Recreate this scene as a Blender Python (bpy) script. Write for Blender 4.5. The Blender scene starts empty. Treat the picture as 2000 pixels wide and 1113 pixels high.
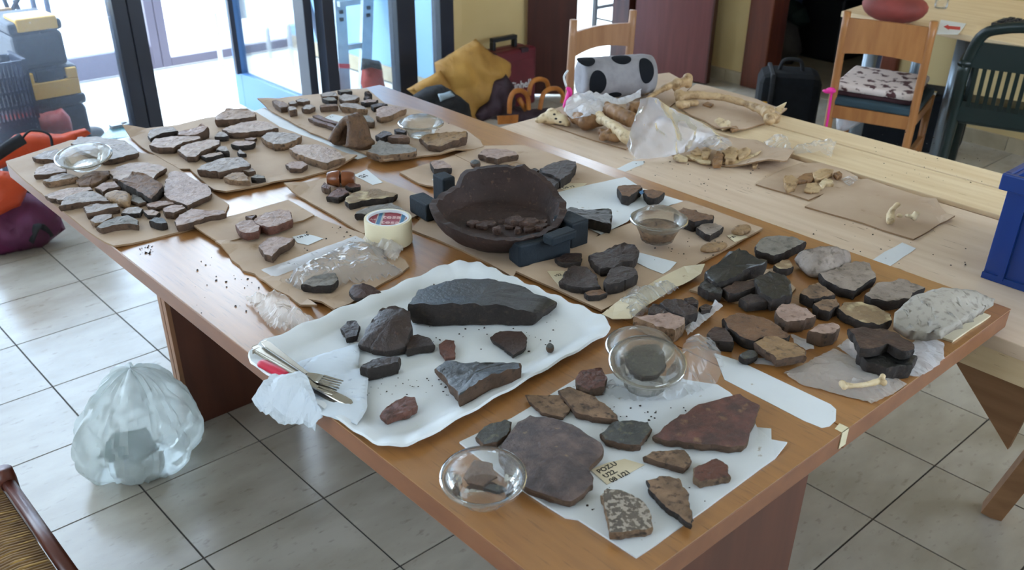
import bpy, bmesh, math, random
from mathutils import Vector, Matrix, noise
R = math.radians
# ------------------------------------------------------------------ camera
SC = bpy.context.scene
FPX, PPX, PPY = 1822.35, 1017.6, 679.5          # focal length and principal point for the 2000x1113 frame
CAM = Vector((-0.57874, -3.68480, 1.56489))
PIT, ROL, YAW = R(30.6572), R(0.9628), R(46.9001)
FW = Vector((math.cos(YAW)*math.cos(PIT), math.sin(YAW)*math.cos(PIT), -math.sin(PIT)))
_rt = Vector((math.sin(YAW), -math.cos(YAW), 0)); _up = _rt.cross(FW)
RT = math.cos(ROL)*_rt + math.sin(ROL)*_up
UP = -math.sin(ROL)*_rt + math.cos(ROL)*_up
cam = bpy.data.cameras.new('camera'); camo = bpy.data.objects.new('camera', cam)
SC.collection.objects.link(camo); SC.camera = camo
camo.matrix_world = Matrix(((RT.x, UP.x, -FW.x, CAM.x), (RT.y, UP.y, -FW.y, CAM.y), (RT.z, UP.z, -FW.z, CAM.z), (0, 0, 0, 1)))
cam.sensor_fit = 'HORIZONTAL'; cam.sensor_width = 36; cam.lens = FPX/2000*36
cam.shift_x = (1000-PPX)/2000; cam.shift_y = (PPY-556.5)/2000
cam.clip_start = .05; cam.clip_end = 200
cam.dof.use_dof = True; cam.dof.focus_distance = 1.75; cam.dof.aperture_fstop = 7.0
# ------------------------------------------------------------------ daylight
w = bpy.data.worlds.new('daylight'); SC.world = w; w.use_nodes = True
bg = w.node_tree.nodes['Background']; bg.inputs['Color'].default_value = (.69, .84, 1, 1); bg.inputs['Strength'].default_value = 11.0
SC.view_settings.view_transform = 'Standard'; SC.view_settings.look = 'None'
SC.view_settings.gamma = 1; SC.view_settings.use_curve_mapping = False
SC.view_settings.exposure = -0.28
# ------------------------------------------------------------------ helpers
def ray(x, y): return FW*FPX + RT*(x-PPX) - UP*(y-PPY)
def at(x, y, z):
    d = ray(x, y); return CAM + d*((z-CAM.z)/d.z)
def aty(x, y, Y):
    d = ray(x, y); return CAM + d*((Y-CAM.y)/d.y)
def atx(x, y, X):
    d = ray(x, y); return CAM + d*((X-CAM.x)/d.x)
def lin(h):
    if not isinstance(h, str): return tuple(h) + (1,) if len(h) == 3 else tuple(h)
    v = [int(h[i:i+2], 16)/255 for i in (0, 2, 4)]
    return tuple(c/12.92 if c <= .04045 else ((c+.055)/1.055)**2.4 for c in v) + (1,)
MATS = {}
def P(name, c1, c2=None, rough=.6, spec=.5, metal=0, scale=8, stretch=(1, 1, 1), lo=.35, hi=.65, bump=0, bscale=40,
      bstretch=None, c3=None, s3=20, lo3=.62, hi3=.68, rand=False, alpha=None, trans=0, coords='Object', detail=6, sheen=0, coat=0):
    """procedural surface: two colours mixed by noise, a third in spots, fine relief"""
    m = bpy.data.materials.new(name); m.use_nodes = True; nt = m.node_tree; N = nt.nodes; Lk = nt.links.new
    b = N['Principled BSDF']; out = N['Material Output']
    b.inputs['Roughness'].default_value = rough; b.inputs['Specular IOR Level'].default_value = spec; b.inputs['Metallic'].default_value = metal
    if coat: b.inputs['Coat Weight'].default_value = coat; b.inputs['Coat Roughness'].default_value = .28
    b.inputs['Base Color'].default_value = lin(c1)
    tc = N.new('ShaderNodeTexCoord'); src = tc.outputs[coords]
    if rand:
        oi = N.new('ShaderNodeObjectInfo'); ad = N.new('ShaderNodeVectorMath'); ad.operation = 'ADD'
        ml = N.new('ShaderNodeMath'); ml.operation = 'MULTIPLY'; ml.inputs[1].default_value = 37
        Lk(oi.outputs['Random'], ml.inputs[0]); Lk(src, ad.inputs[0]); Lk(ml.outputs[0], ad.inputs[1]); src = ad.outputs[0]
    mp = N.new('ShaderNodeMapping'); mp.inputs['Scale'].default_value = stretch; Lk(src, mp.inputs['Vector'])
    col = None
    def ramp(scale, a, z, det=detail, seed=0):
        n = N.new('ShaderNodeTexNoise'); n.inputs['Scale'].default_value = scale; n.inputs['Detail'].default_value = det
        n.noise_dimensions = '4D'; n.inputs['W'].default_value = seed
        Lk(mp.outputs[0], n.inputs['Vector'])
        r = N.new('ShaderNodeMapRange'); r.inputs['From Min'].default_value = a; r.inputs['From Max'].default_value = z
        Lk(n.outputs['Fac'], r.inputs['Value']); return r.outputs[0]
    if c2:
        mx = N.new('ShaderNodeMixRGB'); mx.inputs[1].default_value = lin(c1); mx.inputs[2].default_value = lin(c2)
        Lk(ramp(scale, lo, hi), mx.inputs[0]); col = mx.outputs[0]
    if c3:
        m3 = N.new('ShaderNodeMixRGB'); m3.inputs[2].default_value = lin(c3)
        if col: Lk(col, m3.inputs[1])
        else: m3.inputs[1].default_value = lin(c1)
        Lk(ramp(s3, lo3, hi3, 4, 3.3), m3.inputs[0]); col = m3.outputs[0]
    if col: Lk(col, b.inputs['Base Color'])
    if bump:
        nb = N.new('ShaderNodeTexNoise'); nb.inputs['Scale'].default_value = bscale; nb.inputs['Detail'].default_value = 8; nb.inputs['Roughness'].default_value = .6
        if bstretch:
            mb = N.new('ShaderNodeMapping'); mb.inputs['Scale'].default_value = bstretch; Lk(src, mb.inputs['Vector']); Lk(mb.outputs[0], nb.inputs['Vector'])
        else: Lk(mp.outputs[0], nb.inputs['Vector'])
        bp = N.new('ShaderNodeBump'); bp.inputs['Strength'].default_value = bump; bp.inputs['Distance'].default_value = .006
        Lk(nb.outputs['Fac'], bp.inputs['Height']); Lk(bp.outputs[0], b.inputs['Normal'])
    if trans:
        b.inputs['Subsurface Weight'].default_value = 0
        tr = N.new('ShaderNodeBsdfTranslucent'); tr.inputs['Color'].default_value = lin(c1); mxs = N.new('ShaderNodeMixShader'); mxs.inputs[0].default_value = trans
        Lk(b.outputs[0], mxs.inputs[1]); Lk(tr.outputs[0], mxs.inputs[2]); Lk(mxs.outputs[0], out.inputs['Surface'])
    MATS[name] = m; return m
def film(name, tint, body, rough=.1, base=.08, edge=.6, bump=0, bscale=30, dust=None, gloss=.5, ior=1.35, thin=.5):
    """clear or milky plastic film / thin glass: see-through, with some white body that lets light through and a weak glossy skin"""
    m = bpy.data.materials.new(name); m.use_nodes = True; nt = m.node_tree; N = nt.nodes; Lk = nt.links.new
    out = N['Material Output']; N.remove(N['Principled BSDF'])
    b = N.new('ShaderNodeBsdfDiffuse'); b.inputs['Color'].default_value = lin(body)
    tl = N.new('ShaderNodeBsdfTranslucent'); tl.inputs['Color'].default_value = lin(body)
    mb_ = N.new('ShaderNodeMixShader'); mb_.inputs[0].default_value = thin; Lk(b.outputs[0], mb_.inputs[1]); Lk(tl.outputs[0], mb_.inputs[2])
    t = N.new('ShaderNodeBsdfTransparent'); t.inputs['Color'].default_value = lin(tint)
    lw = N.new('ShaderNodeLayerWeight'); lw.inputs['Blend'].default_value = .4
    mr = N.new('ShaderNodeMapRange'); mr.inputs['To Min'].default_value = base; mr.inputs['To Max'].default_value = edge
    Lk(lw.outputs['Facing'], mr.inputs['Value']); fac = mr.outputs[0]
    g = N.new('ShaderNodeBsdfGlossy'); g.inputs['Roughness'].default_value = rough
    fr = N.new('ShaderNodeFresnel'); fr.inputs['IOR'].default_value = ior
    fm = N.new('ShaderNodeMath'); fm.operation = 'MULTIPLY'; fm.inputs[1].default_value = gloss; Lk(fr.outputs[0], fm.inputs[0])
    tc = N.new('ShaderNodeTexCoord')
    if bump:
        nb = N.new('ShaderNodeTexNoise'); nb.inputs['Scale'].default_value = bscale; nb.inputs['Detail'].default_value = 5
        Lk(tc.outputs['Object'], nb.inputs['Vector'])
        bp = N.new('ShaderNodeBump'); bp.inputs['Strength'].default_value = bump; bp.inputs['Distance'].default_value = .01
        Lk(nb.outputs['Fac'], bp.inputs['Height'])
        for s in (b, g, fr): Lk(bp.outputs[0], s.inputs['Normal'])
    if dust:
        nd = N.new('ShaderNodeTexNoise'); nd.inputs['Scale'].default_value = dust[0]; nd.inputs['Detail'].default_value = 3; Lk(tc.outputs['Object'], nd.inputs['Vector'])
        rd = N.new('ShaderNodeMapRange'); rd.inputs['From Min'].default_value = dust[1]; rd.inputs['From Max'].default_value = dust[1]+.05; rd.inputs['To Max'].default_value = dust[2]
        Lk(nd.outputs['Fac'], rd.inputs['Value']); mx = N.new('ShaderNodeMath'); mx.operation = 'MAXIMUM'; Lk(fac, mx.inputs[0]); Lk(rd.outputs[0], mx.inputs[1]); fac = mx.outputs[0]
    m1 = N.new('ShaderNodeMixShader'); Lk(fac, m1.inputs[0]); Lk(t.outputs[0], m1.inputs[1]); Lk(mb_.outputs[0], m1.inputs[2])
    m2 = N.new('ShaderNodeMixShader'); Lk(fm.outputs[0], m2.inputs[0]); Lk(m1.outputs[0], m2.inputs[1]); Lk(g.outputs[0], m2.inputs[2])
    Lk(m2.outputs[0], out.inputs['Surface']); MATS[name] = m; return m
COL = SC.collection
WLOC = {}
def tag(o, label=None, cat=None, group=None, kind=None):
    if label: o['label'] = label
    if cat: o['category'] = cat
    if group: o['group'] = group
    if kind: o['kind'] = kind
    return o
def thing(name, loc, label, cat, group=None, rz=0):
    o = bpy.data.objects.new(name, None); COL.objects.link(o); o.empty_display_size = .05
    o.location = loc; o.rotation_euler.z = rz; WLOC[o.name] = Vector(loc); return tag(o, label, cat, group)
class MB:
    """collects shapes in world coordinates; build() links them as ONE mesh object"""
    def __init__(s): s.v = []; s.f = []; s.m = []; s.sm = []
    def add(s, v, f, mi=0, smooth=False):
        o = len(s.v); s.v += [tuple(p) for p in v]
        for q in f: s.f.append(tuple(i+o for i in q)); s.m.append(mi); s.sm.append(smooth)
        return s
    def box(s, a, b, mi=0):
        x0, y0, z0 = a; x1, y1, z1 = b
        return s.add([(x0, y0, z0), (x1, y0, z0), (x1, y1, z0), (x0, y1, z0), (x0, y0, z1), (x1, y0, z1), (x1, y1, z1), (x0, y1, z1)],
                     [(3, 2, 1, 0), (4, 5, 6, 7), (0, 1, 5, 4), (1, 2, 6, 5), (2, 3, 7, 6), (3, 0, 4, 7)], mi)
    def obox(s, c, ux, uy, hx, hy, z0, z1, mi=0):
        """box on a rotated base: centre c, half sizes hx hy along the unit vectors ux uy"""
        c, ux, uy = Vector(c), Vector(ux), Vector(uy)
        q = [c-ux*hx-uy*hy, c+ux*hx-uy*hy, c+ux*hx+uy*hy, c-ux*hx+uy*hy]
        v = [(p.x, p.y, z0) for p in q] + [(p.x, p.y, z1) for p in q]
        return s.add(v, [(3, 2, 1, 0), (4, 5, 6, 7), (0, 1, 5, 4), (1, 2, 6, 5), (2, 3, 7, 6), (3, 0, 4, 7)], mi)
    def bar(s, a, b, wx, wy, side=(0, 0, 1), mi=0):
        """rectangular bar from a to b; wx across 'side', wy the other way"""
        a, b = Vector(a), Vector(b); d = (b-a).normalized(); sd = Vector(side); u = d.cross(sd)
        if u.length < 1e-4: u = d.cross(Vector((1, 0, 0)))
        u.normalize(); n = u.cross(d)
        q = []
        for p in (a, b): q += [p-u*wx/2-n*wy/2, p+u*wx/2-n*wy/2, p+u*wx/2+n*wy/2, p-u*wx/2+n*wy/2]
        return s.add(q, [(3, 2, 1, 0), (4, 5, 6, 7), (0, 1, 5, 4), (1, 2, 6, 5), (2, 3, 7, 6), (3, 0, 4, 7)], mi)
    def tube(s, pts, rad, n=10, mi=0, cap=True, flat=1.0):
        pts = [Vector(p) for p in pts]; k = len(pts)
        if not isinstance(rad, (list, tuple)): rad = [rad]*k
        v = []; prev = None
        for i, p in enumerate(pts):
            d = (pts[min(i+1, k-1)]-pts[max(i-1, 0)]).normalized()
            u = (prev - d*prev.dot(d)) if prev is not None else d.cross(Vector((0, 0, 1)))
            if u.length < 1e-4: u = d.cross(Vector((1, 0, 0)))
            u.normalize(); prev = u; w_ = d.cross(u)
            for j in range(n):
                a = 2*math.pi*j/n; v.append(p+u*math.cos(a)*rad[i]+w_*math.sin(a)*rad[i]*flat)
        f = [(i*n+j, i*n+(j+1) % n, (i+1)*n+(j+1) % n, (i+1)*n+j) for i in range(k-1) for j in range(n)]
        if cap: f += [tuple(range(n-1, -1, -1)), tuple((k-1)*n+j for j in range(n))]
        return s.add(v, f, mi, True)
    def lathe(s, prof, n=40, c=(0, 0, 0), M=None, mi=0, closed=False, wob=None):
        v = []; c = Vector(c)
        for (r, z) in prof:
            for j in range(n):
                a = 2*math.pi*j/n; rr = r*(1+(wob(a, r, z) if wob else 0)); p = Vector((rr*math.cos(a), rr*math.sin(a), z))
                v.append(c+(M @ p if M else p))
        k = len(prof); f = [(i*n+j, i*n+(j+1) % n, (i+1)*n+(j+1) % n, (i+1)*n+j) for i in range(k-1) for j in range(n)]
        if closed: f += [((k-1)*n+j, (k-1)*n+(j+1) % n, (j+1) % n, j) for j in range(n)]
        return s.add(v, f, mi, True)
    def prism(s, poly, z0, z1, mi=0):
        n = len(poly); v = [(p[0], p[1], z0) for p in poly]+[(p[0], p[1], z1) for p in poly]
        ar = sum(poly[i][0]*poly[(i+1) % n][1]-poly[(i+1) % n][0]*poly[i][1] for i in range(n))
        f = [tuple(range(n-1, -1, -1)), tuple(range(n, 2*n))]+[(i, (i+1) % n, n+(i+1) % n, n+i) for i in range(n)]
        if ar < 0: f = [tuple(reversed(q)) for q in f]
        return s.add(v, f, mi)
    def plate(s, pts, d, mi=0):
        """polygon pts (3-D) given thickness along vector d"""
        n = len(pts); d = Vector(d); v = [Vector(p) for p in pts]+[Vector(p)+d for p in pts]
        return s.add(v, [tuple(range(n-1, -1, -1)), tuple(range(n, 2*n))]+[(i, (i+1) % n, n+(i+1) % n, n+i) for i in range(n)], mi)
    def ball(s, c, r, n=14, mi=0, sc=(1, 1, 1)):
        c = Vector(c); pr = []; v = []
        for i in range(1, n//2):
            t = math.pi*i/(n//2)
            for j in range(n):
                a = 2*math.pi*j/n; v.append(c+Vector((r*sc[0]*math.sin(t)*math.cos(a), r*sc[1]*math.sin(t)*math.sin(a), r*sc[2]*math.cos(t))))
        k = n//2-1; f = [(i*n+j, (i+1)*n+j, (i+1)*n+(j+1) % n, i*n+(j+1) % n) for i in range(k-1) for j in range(n)]
        v += [c+Vector((0, 0, r*sc[2])), c-Vector((0, 0, r*sc[2]))]; t_, b_ = len(v)-2, len(v)-1
        f += [(t_, j, (j+1) % n) for j in range(n)]+[(b_, (k-1)*n+(j+1) % n, (k-1)*n+j) for j in range(n)]
        return s.add(v, f, mi, True)
    def build(s, name, mats, parent=None, bevel=0, smooth=None, remesh=0, subsurf=0, solid=0, disp=0, dscale=.05, origin=None, sharp=None):
        xs, ys, zs = zip(*s.v)
        c = Vector(origin) if origin else Vector(((min(xs)+max(xs))/2, (min(ys)+max(ys))/2, min(zs)))
        me = bpy.data.meshes.new(name); me.from_pydata([tuple(Vector(p)-c) for p in s.v], [], s.f)
        if not isinstance(mats, (list, tuple)): mats = [mats]
        for m in mats: me.materials.append(MATS[m] if isinstance(m, str) else m)
        me.polygons.foreach_set('material_index', s.m); me.polygons.foreach_set('use_smooth', [smooth if smooth is not None else q for q in s.sm])
        me.update(); 
        if sharp: me.set_sharp_from_angle(angle=R(sharp))
        o = bpy.data.objects.new(name, me); COL.objects.link(o); WLOC[o.name] = c
        if parent: o.parent = parent; o.location = c-WLOC[parent.name]
        else: o.location = c
        if remesh:
            md = o.modifiers.new('remesh', 'REMESH'); md.mode = 'VOXEL'; md.voxel_size = remesh; md.use_smooth_shade = True
            sm_ = o.modifiers.new('smooth', 'SMOOTH'); sm_.iterations = 3
        if solid: md = o.modifiers.new('solid', 'SOLIDIFY'); md.thickness = solid; md.offset = 0
        if bevel: md = o.modifiers.new('bevel', 'BEVEL'); md.width = bevel; md.segments = 2; md.limit_method = 'ANGLE'
        if subsurf: md = o.modifiers.new('sub', 'SUBSURF'); md.levels = md.render_levels = subsurf
        if disp:
            tx = bpy.data.textures.new(name, 'CLOUDS'); tx.noise_scale = dscale; md = o.modifiers.new('disp', 'DISPLACE'); md.texture = tx; md.strength = disp; md.mid_level = .5; md.texture_coords = 'GLOBAL'
        return o
def S(o): o['kind'] = 'structure'; return o
def text_mesh(name, body, size, mat, origin, ux, uy, parent=None, ext=.0004, align='CENTER', bold=0):
    """flat lettering laid on the plane spanned by ux (reading direction) and uy (up)"""
    cu = bpy.data.curves.new(name, 'FONT'); cu.body = body; cu.size = size; cu.extrude = ext; cu.align_x = align; cu.align_y = 'CENTER'; cu.offset = bold; cu.resolution_u = 3
    tmp = bpy.data.objects.new(name, cu); COL.objects.link(tmp); dg = bpy.context.evaluated_depsgraph_get(); dg.update()
    me = bpy.data.meshes.new_from_object(tmp.evaluated_get(dg)); bpy.data.objects.remove(tmp); bpy.data.curves.remove(cu)
    ux = Vector(ux).normalized(); uy = Vector(uy); uy = (uy-ux*uy.dot(ux)).normalized(); uz = ux.cross(uy)
    me.transform(Matrix((ux, uy, uz)).transposed().to_4x4()); me.materials.clear(); me.materials.append(MATS[mat])
    o = bpy.data.objects.new(name, me); COL.objects.link(o); WLOC[o.name] = Vector(origin)
    o.location = Vector(origin)-(WLOC[parent.name] if parent else Vector()); o.parent = parent; return o
# picture crops used while measuring: corner and pixels per crop pixel
CR = dict(A=(0, 200, .26946), B=(220, 180, .2515), C=(500, 150, .2515), D=(380, 360, .2515), E=(780, 290, .2515), F=(1000, 350, .2515),
          G=(1050, 120, .2515), I=(1450, 240, .27848), J=(1330, 430, .3234), K=(480, 520, .36), L=(840, 620, .43135), M=(0, 180, .28747),
          N=(500, 150, .17967), V=(480, 640, .18868), W=(1140, 620, .16176), H3=(800, 0, .2515), H4=(1200, 0, .2515), H5=(1500, 0, .2515),
          H1=(0, 0, .2515), H2=(400, 0, .2515), Q=(0, 680, .3891), X=(0, 0, 1), Y=(1560, 0, .2696), VV=(840, 400, .18))
def px(cr, x, y): a = CR[cr]; return a[0]+x*a[2], a[1]+y*a[2]
def on(cr, x, y, z): return at(*px(cr, x, y), z)
def ons(cr, pts, z): return [on(cr, p[0], p[1], z+(p[2] if len(p) > 2 else 0)) for p in pts]
def resample(pts, step):
    out = []; n = len(pts)
    for i in range(n):
        a, b = Vector(pts[i]), Vector(pts[(i+1) % n]); k = max(1, round((b-a).length/step))
        out += [a.lerp(b, j/k) for j in range(k)]
    return out
# ------------------------------------------------------------------ materials
P('tile', 'b6aea2', 'a49b8e', rough=.22, spec=.5, scale=5, stretch=(1, 2.2, 1), c3='958c80', s3=30, lo3=.6, hi3=.75, rand=True, bump=.05, bscale=60)
P('grout', '4c4845', rough=.9)
P('yellow_wall', 'd2b986', 'cab07c', rough=.8, scale=3, bump=.1, bscale=60)
P('white_wall', 'd8d4c8', rough=.85)
P('pale_wall', '93b9d6', '86aecd', rough=.8, scale=2)
P('ceiling', 'c8c2b4', rough=.9)
P('skirting', 'b8aa90', 'a89a80', rough=.35, scale=12)
P('terrace', 'e6e4de', 'dcd8ce', rough=.5, scale=2)
P('anthracite', '262c3c', '1f2432', rough=.4, scale=4)
P('frame_skylit', '4d78ac', rough=.4, spec=.6)  # lighter copy of the anthracite: skylight on the door leaf put into the colour
P('outer_frame', '6e6878', rough=.5)
P('desk', 'a8743f', '946335', rough=.30, spec=.9, coat=.5, scale=7, stretch=(9, .7, 9), lo=.3, hi=.7, c3='784e2c', s3=30, lo3=.58, hi3=.75, bump=.03, bscale=160, bstretch=(8, .5, 8))
P('desk_edge', '8a5a3c', '7a4d33', rough=.4, scale=8, stretch=(3, 1, 3))
P('desk_panel', '5d3323', '4c281b', rough=.45, scale=4, stretch=(6, 6, .6))
P('panel_edge', '94684a', rough=.5)
P('ply', 'dcc5ae', 'cfb49a', rough=.5, scale=5, stretch=(6, .6, 6), c3='8a6a50', s3=26, lo3=.66, hi3=.74, bump=.06, bscale=90)
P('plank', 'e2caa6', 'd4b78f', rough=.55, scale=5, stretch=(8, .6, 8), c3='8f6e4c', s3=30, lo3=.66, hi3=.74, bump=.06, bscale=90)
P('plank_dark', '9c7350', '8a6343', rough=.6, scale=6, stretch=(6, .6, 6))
P('cardboard', 'c0a790', 'b2977e', rough=.75, scale=9, c3='a08467', s3=22, lo3=.66, hi3=.75, bump=.06, bscale=24, rand=True)
P('card_edge', '8f7255', rough=.85)
P('paper', 'dcdfe2', 'd2d4d6', rough=.6, scale=6, c3='a89e92', s3=70, lo3=.68, hi3=.74, rand=True, bump=.05, bscale=12)
P('paper_cream', 'd9ccb2', 'cbbb9c', rough=.7, scale=10, c3='8d7150', s3=40, lo3=.66, hi3=.72)
P('tissue', 'e6ecf2', 'dfe6ee', rough=.7, scale=10, bump=.1, bscale=120, trans=.25)
P('tape_strip', 'cfd0ce', rough=.5)
P('masking', 'dccfae', rough=.5)
P('ink', '2a2724', rough=.8)
P('steel', 'b8b2a8', rough=.22, metal=1)
P('steel_dark', '6e6a66', rough=.3, metal=1)
P('red_plastic', 'c4173c', rough=.35)
P('foam', '0c1c28', '0a1620', rough=.75, scale=20, bump=.25, bscale=200)
P('blue_plastic', '0a3278', rough=.35)
P('blue_sheet', '6fa3e0', rough=.5)
P('black_plastic', '1b1e24', rough=.45)
P('black_cloth', '17181c', '22242a', rough=.85, scale=20, bump=.3, bscale=60)
P('bone', 'c6a982', 'ad8d66', rough=.55, scale=14, c3='7a5a38', s3=55, lo3=.5, hi3=.72, rand=True, bump=.25, bscale=90)
P('bone_pale', 'ddcbaa', 'c9ad82', rough=.6, scale=18, c3='8b6f4e', s3=60, lo3=.53, hi3=.72, rand=True, bump=.25, bscale=90)
P('bone_brown', '9a744e', '7d5836', rough=.55, scale=16, c3='5b3d22', s3=50, lo3=.5, hi3=.72, rand=True, bump=.3, bscale=90)
# sherds: outer faces and broken edges
def SH(n, a, b, c=None, **k): P(n, a, b, c3=c, rand=True, bump=k.pop('bump', .7), bscale=k.pop('bscale', 130), rough=k.pop('rough', .55), scale=k.pop('scale', 38), s3=k.pop('s3', 90), lo3=k.pop('lo3', .54), hi3=k.pop('hi3', .68), **k)
SH('buff', 'b49a88', '9c8070', '7d6857', rough=.5)
SH('pinkbuff', 'b09486', '967a6d', '7a6054', rough=.5)
SH('greybuff', 'a39388', '88796f', '6b5f55', rough=.5)
SH('brown', '7c5a40', '694a33', '4d3624')
SH('tan', '9d7d58', '87694a', '644c34')
SH('redbrown', '6a4032', '573428', '3c241c', rough=.5)
SH('darkbrown', '463029', '38261f', '5c4538', rough=.45)
SH('umber', '35231e', '281a17', '4b362d', rough=.40, spec=.6, lo3=.62)
SH('black', '1c1a1a', '141414', '302a28', rough=.30, spec=.75, bump=.35, lo3=.66)
SH('slate', '4c4a46', '3d3c39', '66604f', rough=.5)
SH('greyplain', '8b8379', '756d64', '5c544b', rough=.6)
SH('plum', '75605a', '4a3f3e', 'a98b66', rough=.6, scale=45, lo=.3, hi=.62, lo3=.62, hi3=.68, s3=30, bump=1)
SH('maroonish', '73493f', '47322e', '8a6a50', rough=.55, scale=45, lo=.32, hi=.66, lo3=.6, hi3=.7, s3=50, bump=1)
SH('darkpatch', '45302a', '35241f', 'a58058', rough=.5, scale=14, lo3=.62, hi3=.66, s3=11)
SH('speckle', '6b5f52', '544a40', 'a5988a', rough=.7, lo3=.5, hi3=.56, s3=130)
SH('cream', '957b5c', '7d664a', 'c4b08a', rough=.65, lo3=.5, hi3=.6, s3=22)
SH('core', '5f4838', '4c392c', '3a2c22', rough=.85, bump=.9, bscale=70)
SH('corelight', '917257', '66503c', '3f3025', rough=.85, bump=1, bscale=110)
SH('coredark', '2a211d', '211a17', '3c2f28', rough=.8, bump=.9, bscale=70)
film('clear', (.97, .97, .96), (.8, .82, .84), rough=.05, base=.03, edge=.30, gloss=.9)
film('clear_scuffed', (.93, .92, .89), (.60, .55, .48), rough=.12, base=.07, edge=.5, bump=.2, bscale=60, gloss=.8)
film('filmbag', (.97, .97, .97), (.84, .86, .9), rough=.1, base=.17, edge=.5, gloss=1.0)
film('filmbag_milky', (.95, .96, .98), (.92, .93, .98), rough=.25, base=.50, edge=.78, gloss=.7, thin=.3)
film('filmbag_dusty', (.95, .93, .90), (.86, .82, .78), rough=.22, base=.38, edge=.65, gloss=.8, thin=.25)
film('sack', (.90, .93, .91), (.86, .90, .89), rough=.2, base=.50, edge=.80, gloss=.6)
film('glass', (.96, .98, .99), (.75, .82, .88), rough=.02, base=.01, edge=.04, gloss=.6)
film('film_tent', (.95, .96, .98), (.80, .83, .93), rough=.2, base=.30, edge=.62, gloss=.8, thin=.5)
film('glass_dusty', (.90, .93, .97), (.6, .66, .76), rough=.04, base=.05, edge=.12, dust=(120, .70, .8))
# ------------------------------------------------------------------ the room
WY, RX, TS = .46, 4.5, .33         # glazed far wall, right wall, tile size
X0, Y0, ZC = -1.98, -5.28, 2.7
floor = S(MB().box((X0, Y0, -.06), (RX, WY, -.003)).build('floor', 'grout'))
tile_me = None; TILES = []
rest = MB()
for i in range(-6, 14):
    for k in range(-2, 16):
        a = (i*TS, -k*TS-TS)
        x1 = min(a[0]+TS, RX+.06)
        if a[1] >= WY: continue
        if i < -2 or k > 12: rest.box((a[0]+.0025, a[1]+.0025, -.003), (x1-.0025, min(a[1]+TS, WY)-.0025, .0)); continue
        if tile_me is None:
            o = MB().box((.0025, .0025, -.003), (TS-.0025, TS-.0025, 0)).build('floor_tile', 'tile', origin=(0, 0, 0)); tile_me = o.data; o.name = 'floor_tile'
            md = None
        else:
            o = bpy.data.objects.new('floor_tile', tile_me); COL.objects.link(o)
        o.location = Vector((a[0], a[1], 0))-WLOC['floor']; o.parent = floor
rt_ = rest.build('floor_tiles_behind', 'tile', floor); rt_['kind'] = 'stuff'
S(MB().box((X0, Y0, ZC), (RX+1.6, WY+.05, ZC+.1)).build('ceiling', 'ceiling'))
# left and rear walls, with unseen window openings added to light the near half
lw_ = MB(); lw_.box((X0-.1, Y0, 0), (X0, WY, .9)); lw_.box((X0-.1, Y0, 2.35), (X0, WY, ZC)); lw_.box((X0-.1, Y0, .9), (X0, -3.1, 2.35)); lw_.box((X0-.1, -2.2, .9), (X0, WY, 2.35))
S(lw_.build('wall_left', 'white_wall'))
rw_ = MB(); rw_.box((X0-.1, Y0-.1, 0), (RX, Y0, 1.0)); rw_.box((X0-.1, Y0-.1, 2.3), (RX, Y0, ZC)); rw_.box((X0-.1, Y0-.1, 1), (.9, Y0, 2.3)); rw_.box((3.9, Y0-.1, 1), (RX, Y0, 2.3))
S(rw_.build('wall_rear', 'white_wall'))
# far wall: plaster right of the glazing, lintel over everything
fw_ = MB(); fw_.box((2.74, WY, 0), (3.345, WY+.12, 2.45)); fw_.box((X0-.1, WY, 2.45), (RX+.1, WY+.12, ZC)); fw_.box((4.26, WY, 0), (RX+.1, WY+.12, 2.45))
S(fw_.build('wall_far', 'yellow_wall'))
tr = MB().box((2.74, WY-.014, 0), (2.80, WY, 2.45)); S(tr.build('trim_1', 'yellow_wall'))
# right wall with the doorway to the dark store room
rw = MB(); rw.box((RX, -.28, 0), (RX+.12, WY+.12, ZC)); rw.box((RX, -1.2, 2.05), (RX+.12, -.28, ZC)); rw.box((RX, Y0, 0), (RX+.12, -1.2, ZC))
S(rw.build('wall_right', 'yellow_wall'))
bb = thing('baseboard_right', (RX, -.1, 0), None, None); bb['kind'] = 'structure'
for y0, y1 in ((-.28, -.14), (-.137, .2), (.203, .46)): MB().box((RX-.012, y0, 0), (RX, y1, .075)).build('skirting_tile', 'skirting', bb)
y = -1.28
while y > Y0+.3: MB().box((RX-.012, y-.327, 0), (RX, y, .075)).build('skirting_tile', 'skirting', bb); y -= .33
P('jamb', '6a3018', '54240f', rough=.35, scale=6, stretch=(5, 5, .5))
P('door_red', '6d3a36', '5f302e', rough=.4, scale=5, stretch=(6, 6, .5))
P('door_red_shaded', '4a2119', '3a1812', rough=.4, scale=5, stretch=(6, 6, .5))  # darker copy of the door red, the left leaf's shade put into it
jm = thing('door_2', (RX, -.35, 0), None, None); jm['kind'] = 'structure'
MB().box((RX-.03, -.44, 0), (RX+.14, -.27, 2.1)).build('jamb', 'jamb', jm, bevel=.008)
MB().box((RX-.03, -1.27, 0), (RX+.14, -1.17, 2.1)).build('jamb', 'jamb', jm, bevel=.008)
MB().box((RX-.03, -1.17, 2.03), (RX+.14, -.44, 2.1)).build('lintel', 'jamb', jm)
sr = MB(); sr.box((RX+.12, -2.2, -.05), (7.2, .5, 0)); S(sr.build('floor_storeroom', 'skirting'))
P('store_wall', '6d7590', rough=.85)
sw = MB(); sw.box((7.0, -2.2, 0), (7.1, .58, 2.7)); sw.box((RX+.12, .50, 0), (7.1, .58, 2.7)); sw.box((RX+.12, -2.3, 0), (7.1, -2.2, 2.7)); sw.box((RX, -2.3, 2.7), (7.1, .58, 2.8)); S(sw.build('wall_storeroom', 'store_wall'))
sp_ = MB(); sp_.box((5.35, -1.6, 0), (5.42, -.62, 2.7)); S(sp_.build('wall_storeroom_partition', 'store_wall'))
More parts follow.
